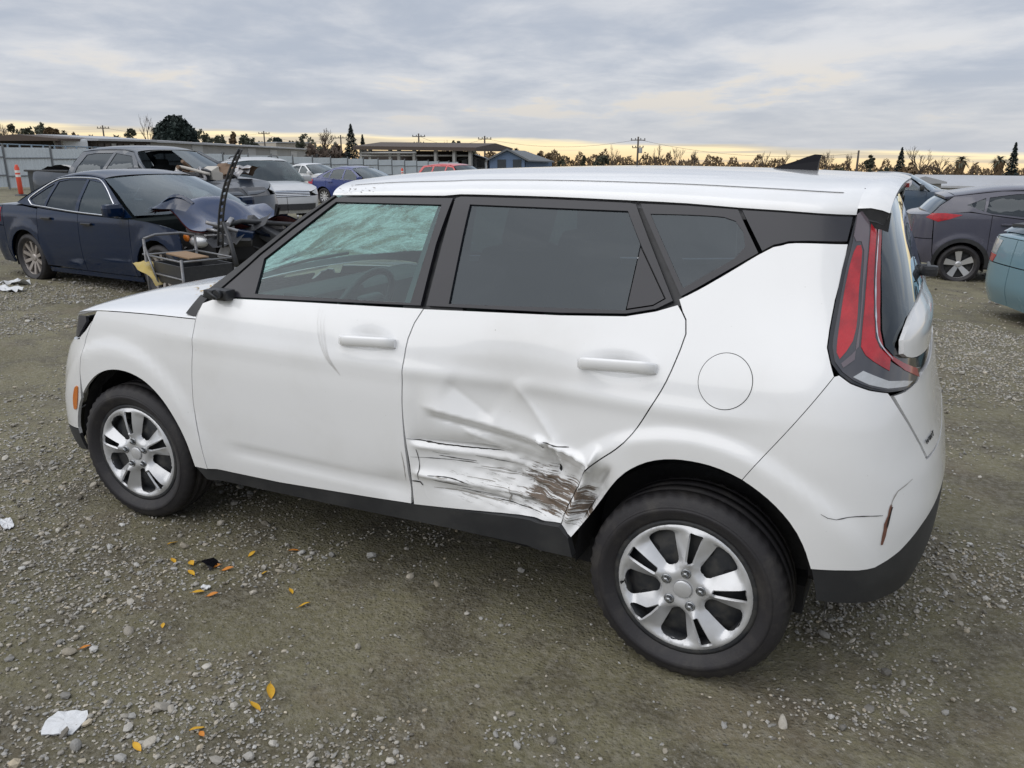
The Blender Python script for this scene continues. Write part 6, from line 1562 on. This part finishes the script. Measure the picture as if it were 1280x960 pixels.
def build_poles():
    wood = mat('pole_wood', (.085, .072, .062), .9); wire = mat('wire', (.03, .03, .03), .6)
    P = [(133, 157, 150, 1), (332, 164, 160, 1), (427, 169, 150, 1), (524, 167, 140, 2), (606, 170, 135, 1), (797, 171, 125, 2), (1073, 188, 105, 0)]
    L = ['leftmost wooden utility pole above the dark boarded bay', 'utility pole above the warehouse roof', 'pale utility pole left of the tall conifer', 'utility pole with two crossarms above the steel canopy', 'utility pole left of the blue house ridge', 'utility pole rising over the middle of the white roof', 'bare leaning pole right of the antenna fin']
    tops = []
    for (k, v, d, arms), lb in zip(P, L):
        b = np.array(bearing(k, d)); h = H(v, d) - b[2]; R = thing('utility_pole', lb, 'pole', b, -YAW * 0 + .46, 'utility poles on the skyline')
        MB().tube([(0, 0, -.3), (0, 0, h)], [.18, .12], 8).build('post', wood, R)
        for i in range(arms):
            MB().box((0, .1, h - .5 - 1.1 * i), (2.2 - .5 * i, .11, .12)).build('crossarm', wood, R)
            for x in (-1.0, -.4, .4, 1.0): MB().lathe([(.07, 0), (.09, .1), (.04, .2), (.0001, .22)], 8, 'z', (x * (1 - .2 * i), .1, h - .41 - 1.1 * i)).build('insulator', wire, R)
        if k in (797,): MB().lathe([(.28, 0), (.28, .8), (.0001, .85)], 12, 'z', (.4, 0, h - 2.4)).build('transformer', mat('grey_can', (.3, .3, .3), .5), R)
        tops.append(b + np.array([0, 0, h - .4]))
    for i, j, lb in ((3, 4, 'power line sagging from the canopy pole to the blue house pole'), (4, 5, 'power line from the blue house pole to the middle pole'), (5, 6, 'power line running right from the middle pole'), (0, 1, 'power line over the warehouse roof'), (1, 2, 'power line from the warehouse pole to the pole left of the conifer')):
        a, b = tops[i], tops[j]; pts = [a + (b - a) * t + np.array([0, 0, -1.2 * 4 * t * (1 - t)]) for t in np.linspace(0, 1, 13)]
        tag(MB().tube(pts, .022, 3).build('power_line', wire), lb, 'cable', 'power lines between the poles')

# ------------------------------------------------------------------ small things
def build_small():
    orange = mat('orange_plastic', (.68, .085, .045), .5); wht = mat('white_reflective_band', (.75, .74, .72), .4)
    def delineator(lb, k, v, d, h):
        x, y, z = bearing(k, d); R = thing('delineator_post', lb, 'traffic post', (x, y, z))
        MB().lathe([(.22, 0), (.20, .05), (.07, .07)], 16, 'z').build('base', TRIM, R)
        MB().lathe([(.055, .05), (.085, .08), (.085, h - .08), (.055, h - .02), (.055, h + .02), (.0001, h + .03)], 16, 'z').build('post', orange, R)
        for t in (.62, .76): MB().lathe([(.088, h * t), (.088, h * t + .09)], 16, 'z').build('reflective_band', wht, R)
    delineator('orange delineator post with two white bands by the fence, far left', 18, 203, 31, 1.12)
    delineator('orange and white post by the far fence between the blue and red cars', 502, 215, 62, 1.2)
    # forklift by the thicket
    x, y, z = bearing(388, 104); R = thing('forklift', 'small yellow and black forklift near the far fence', 'forklift', (x, y, z), .5); yel = mat('yellow_machine_paint', (.50, .36, .03), .5)
    MB().box((0, 0, .75), (1.7, 1.0, .7), bev=.1).build('body', yel, R); MB().box((.8, 0, 1.2), (.12, .9, 2.2)).build('mast', TRIM, R); MB().box((-.1, 0, 2.05), (1.2, 1.0, .08)).build('overhead_guard', TRIM, R)
    for sx in (-.5, .5):
        for sy in (-.45, .45): MB().tube([(sx, sy, 1.05), (sx * .9, sy, 2.05)], .04, 6).build('guard_post', TRIM, R)
    for sx in (-.55, .6):
        for sy in (-.5, .5): MB().lathe([(.28, -.12), (.28, .12), (.0001, .12)], 14, 'y', (sx, sy, .28)).build('wheel', RUBBER, R)
    for sy in (-.25, .25): MB().box((1.3, sy, .15), (.9, .12, .05)).build('fork', TRIM, R)
    # steel cart between the two cars, with what lies on it
    d = 7.5; x, y, z = bearing(222, d); steel = mat('cart_steel', (.20, .205, .215), .4, metal=.6, vary=(12, .5, (.12, .10, .085)))
    R = thing('utility_cart', 'steel tube cart with dark tray standing in front of the navy sedan', 'cart', (x, y, z), -.30)
    w, dp, ht = .80, .50, .72
    for sx in (-1, 1):
        for sy in (-1, 1): MB().tube([(sx * w / 2, sy * dp / 2, .10), (sx * w / 2, sy * dp / 2, ht + (.17 if sx < 0 else .04))], .014, 8).build('leg', steel, R); MB().lathe([(.05, -.02), (.05, .02), (.0001, .02)], 14, 'y', (sx * w / 2, sy * dp / 2, .05)).lathe([(.0001, -.02), (.05, -.02)], 14, 'y', (sx * w / 2, sy * dp / 2, .05)).build('caster', RUBBER, R)
    for sy in (-1, 1):
        for zz in (.22, ht - .14, ht + .02): MB().tube([(-w / 2 - .06, sy * dp / 2, zz), (w / 2, sy * dp / 2, zz)], .010, 6).build('rail', steel, R)
    for sx in (-1, 1): MB().tube([(sx * w / 2, -dp / 2, ht + .02), (sx * w / 2, dp / 2, ht + .02)], .010, 6).build('rail', steel, R)
    MB().tube([(-w / 2, -dp / 2, ht + .17), (-w / 2 - .03, -dp / 4, ht + .20), (-w / 2 - .03, dp / 4, ht + .20), (-w / 2, dp / 2, ht + .17)], .013, 8).build('handle', steel, R)
    MB().tube([(-w / 2 + .02, -dp / 2 - .01, ht + .12), (-.12, -dp / 2 - .01, ht - .26)], .010, 6).build('brace', steel, R)
    MB().box((.06, 0, ht - .20), (w - .16, dp - .04, .02)).box((.06, -dp / 2 + .02, ht - .12), (w - .16, .02, .18)).box((.06, dp / 2 - .02, ht - .12), (w - .16, .02, .18)).box((-w / 2 + .14, 0, ht - .12), (.02, dp - .04, .18)).box((w / 2 - .02, 0, ht - .12), (.02, dp - .04, .18)).build('tray', TRIM, R)
    MB().box((0, 0, .22), (w, dp, .02)).build('shelf', steel, R)
    cz = z + ht
    def cart_pt(a, b, c): M = Matrix.Translation((x, y, z)) @ Matrix.Rotation(-.30, 4, 'Z'); return M @ Vector((a, b, c))
    o = MB().box((0, 0, .012), (.40, .20, .014), M=Matrix.Rotation(.05, 4, 'Y'), bev=.004).build('cardboard_sheet', mat('cardboard', (.26, .17, .10), .85, vary=(9, .5, (.25, .16, .09)))); o.location = cart_pt(.10, -.06, ht + .03); o.rotation_euler = (0, 0, -.2); tag(o, 'brown cardboard sheet lying across the tray of the steel cart', 'cardboard')
    I, J = np.meshgrid(np.linspace(0, 1, 12), np.linspace(-1, 1, 10), indexing='ij'); G = np.stack([I * .30 - .1, J * .10 - .02, -.16 * I ** 1.6], -1); G = crumple(G, .05, 61, 3)
    o = MB().grid(G).build('yellow_rag', mat('yellow_cloth', (.50, .38, .12), .9, vary=(14, .5, (.50, .45, .34)))); o.location = cart_pt(-.34, -.24, ht - .06); tag(o, 'yellowish rag hanging over the left rail of the steel cart', 'rag')
    c = spot(160, 352, 7.1); o = MB().lathe([(.0001, -.14), (.052, -.14), (.058, -.12), (.058, .08), (.03, .12), (.026, .15), (.0001, .15)], 20, 'y').build('blue_bottle', mat('blue_plastic', (.02, .13, .62), .3, coat=.3)); o.location = cart_pt(-.36, -.18, .29); o.rotation_euler = (0, 0, 1.25); tag(o, 'bright blue plastic bottle lying on the lower shelf of the steel cart', 'bottle')
    # long perforated strip leaning up out of the tray, and its broken lower stay
    a, b = spot(264, 312, 7.45), spot(301, 186, 7.3); ax = (b - a) / np.linalg.norm(b - a); sd = np.array([Rh[0], Rh[1], 0]); sd = sd - ax * (sd @ ax); sd /= np.linalg.norm(sd); nn = np.cross(ax, sd)
    R = thing('trim_strip', 'long dark perforated metal strip leaning up from the cart', 'metal strip', a); Ls = np.linalg.norm(b - a)
    n = 15; T = np.linspace(0, 1, n + 1); bow = lambda t: sd * (.06 * math.sin(math.pi * t)) * -1
    for sgn in (-1, 1):
        mb = MB(); mb.tube([ax * Ls * t + bow(t) + sd * sgn * (0.022 - .008 * t) for t in T], .010, 6); mb.build('edge_rail', TRIM, R)
    for i in range(n):
        t = (i + .5) / n; c = ax * Ls * t + bow(t); mb = MB(); wv = .024 - .008 * t
        q = [c - sd * wv - ax * .035, c + sd * wv - ax * .006, c + sd * wv + ax * .035, c - sd * wv + ax * .006]; mb.add(q + [p + nn * .008 for p in q], [(0, 1, 2, 3), (7, 6, 5, 4), (0, 4, 5, 1), (2, 6, 7, 3)]); mb.build('web_plate', (steel if i % 2 else TRIM), R)
    a, b = spot(282, 338, 7.0), spot(271, 280, 7.2); tag(MB().tube([a, (a + b) / 2 + np.array([.01, 0, .0]), b], [.024, .020, .015], 8).build('metal_bar', TRIM), 'short dark bar standing beside the leaning perforated strip', 'metal bar')
    # ---- litter
    yl = [mat('yellow_leaf', (.62, .36, .02), .6, vary=(60, .5, (.50, .22, .02))), mat('orange_leaf', (.55, .20, .02), .6, vary=(60, .5, (.35, .12, .02)))]
    def leaf(k, v, s, ang, m, lb, tilt=.3):
        p = on_ground(k, v); n = 7; V = []; F = []
        for i in range(n):
            t = i / (n - 1); wd = .42 * math.sin(math.pi * min(.98, t * .93 + .05)) ** .8; zc = .16 * math.sin(t * 2.6) ** 2
            V += [((t - .5) * 2, -wd, zc + .14), ((t - .5) * 2, 0, zc), ((t - .5) * 2, wd, zc + .10)]
        for i in range(n - 1):
            for j in range(2): F.append((3 * i + j, 3 * i + j + 1, 3 * i + j + 4, 3 * i + j + 3))
        mb = MB().add([(a * s, b * s, c * s) for a, b, c in V], F, True).tube([(-s, 0, s * .02), (-s * 1.35, s * .08, s * .05)], s * .03, 4)
        o = mb.build('fallen_leaf', m); o.location = (p[0], p[1], p[2] + .006); o.rotation_euler = (tilt * math.sin(k), tilt * .6 * math.cos(v), ang); tag(o, lb, 'leaf', 'fallen leaves on the gravel')
    LV = [(215, 681, 'yellow leaf lying highest of the cluster below the front wheel', 0), (217, 703, 'yellow leaf left of the leaf pair beside the black scrap', 0), (240, 706, 'large yellow leaf just left of the black scrap', 0), (239, 718, 'thin yellow leaf below the large one beside the black scrap', 0), (268, 710, 'orange leaf lying against the black scrap', 1), (285, 713, 'dull orange leaf right of the black scrap', 1), (315, 694, 'pale yellow leaf between front wheel and sill, left one', 0), (367, 690, 'brownish yellow leaf nearest to the sill', 1), (331, 718, 'yellow leaf right of the black scrap beside a stone', 0), (364, 741, 'small yellow leaf alone, upper right of the leaf group', 0), (381, 758, 'yellow leaf furthest right of the group', 0), (248, 742, 'yellow leaf beside the white paper fleck below the black scrap', 0), (266, 745, 'thin orange-yellow leaf right of the white paper fleck', 1), (204, 784, 'yellow leaf alone in the middle of the bare mud', 0), (107, 811, 'orange leaf at left beside two round stones', 1), (338, 867, 'large yellow leaf low in the picture', 0), (319, 886, 'yellow leaf on edge below the large low one', 0), (246, 914, 'yellow half of the crossed leaf pair near the bottom', 0), (253, 920, 'orange half of the crossed leaf pair near the bottom', 1), (172, 936, 'bright yellow leaf lowest in the picture', 0)]
    rr = random.Random(5)
    for k, v, lb, c in LV: leaf(k, v, .021 + (.008 if 'large' in lb else 0) + rr.uniform(-.004, .004), rr.uniform(0, 6.28), yl[c], lb)
    pap = mat('crumpled_white_paper', (.66, .67, .68), .8, vary=(50, .35, (.48, .47, .45)))
    def scrap(name, k, v, sx, sy, ang, m, lb, cat, amp=.012, dz=.010):
        p = on_ground(k, v); rg = np.random.default_rng(int(k * 7 + v)); n = 14
        th = np.linspace(0, 2 * math.pi, 22, endpoint=False); rad = (np.abs(np.cos(th)) ** 4 + np.abs(np.sin(th)) ** 4) ** (-1 / 4) * (1 + .02 * rg.normal(size=22)); V = [(0, 0, 0)]; F = []
        for q in (.5, 1.): V += [(sx / 2 * q * r_ * math.cos(t), sy / 2 * q * r_ * math.sin(t), amp * rg.normal() * q) for t, r_ in zip(th, rad)]
        for i in range(22): j = (i + 1) % 22; F += [(0, 1 + i, 1 + j), (1 + i, 23 + i, 23 + j, 1 + j)]
        V2 = [(a, b, c - .003) for a, b, c in V]; nV = len(V)
        mb = MB().add(V, F); mb.add(V2, [f[::-1] for f in F]); o = mb.build(name, m); o.location = (p[0], p[1], p[2] + dz); o.rotation_euler = (0, 0, ang); tag(o, lb, cat)
    scrap('paper_scrap', 82, 906, .115, .105, .5, pap, 'crumpled white paper scrap near the bottom left corner', 'paper', .002)
    scrap('plastic_scrap', 9, 656, .13, .05, -.4, pap, 'flat pale strip of plastic at the left edge of the mud', 'plastic scrap', .003)
    scrap('paper_scrap', 257, 736, .04, .025, .3, pap, 'small white paper fleck below the black scrap', 'paper', .002)
    scrap('paper_scrap', 19, 355, .42, .16, .2, pap, 'white litter below the rear wheel of the navy sedan', 'paper', .02, .03)
    scrap('paper_scrap', 8, 363, .5, .16, .1, pap, 'white litter at the left edge nearer than the navy sedan', 'paper', .02, .03)
    p = on_ground(261, 709); G = np.array([[(i * .02 - .04, j * .018 - .03, .035 * math.sin(i * .8) * (1 - .2 * j)) for j in range(4)] for i in range(5)]); o = MB().grid(crumple(G, .02, 91, 2), False).build('black_scrap', GLOSSB); o.location = (p[0], p[1], p[2] + .012); tag(o, 'bent black plastic scrap among the yellow leaves', 'plastic scrap')
    # dry leaves and dirt caught on the white car: hood and roof corner

build_ground()
build_gravel()
build_main_car()
build_other_cars()
build_fence()
build_buildings()
build_trees()
build_poles()
build_small()
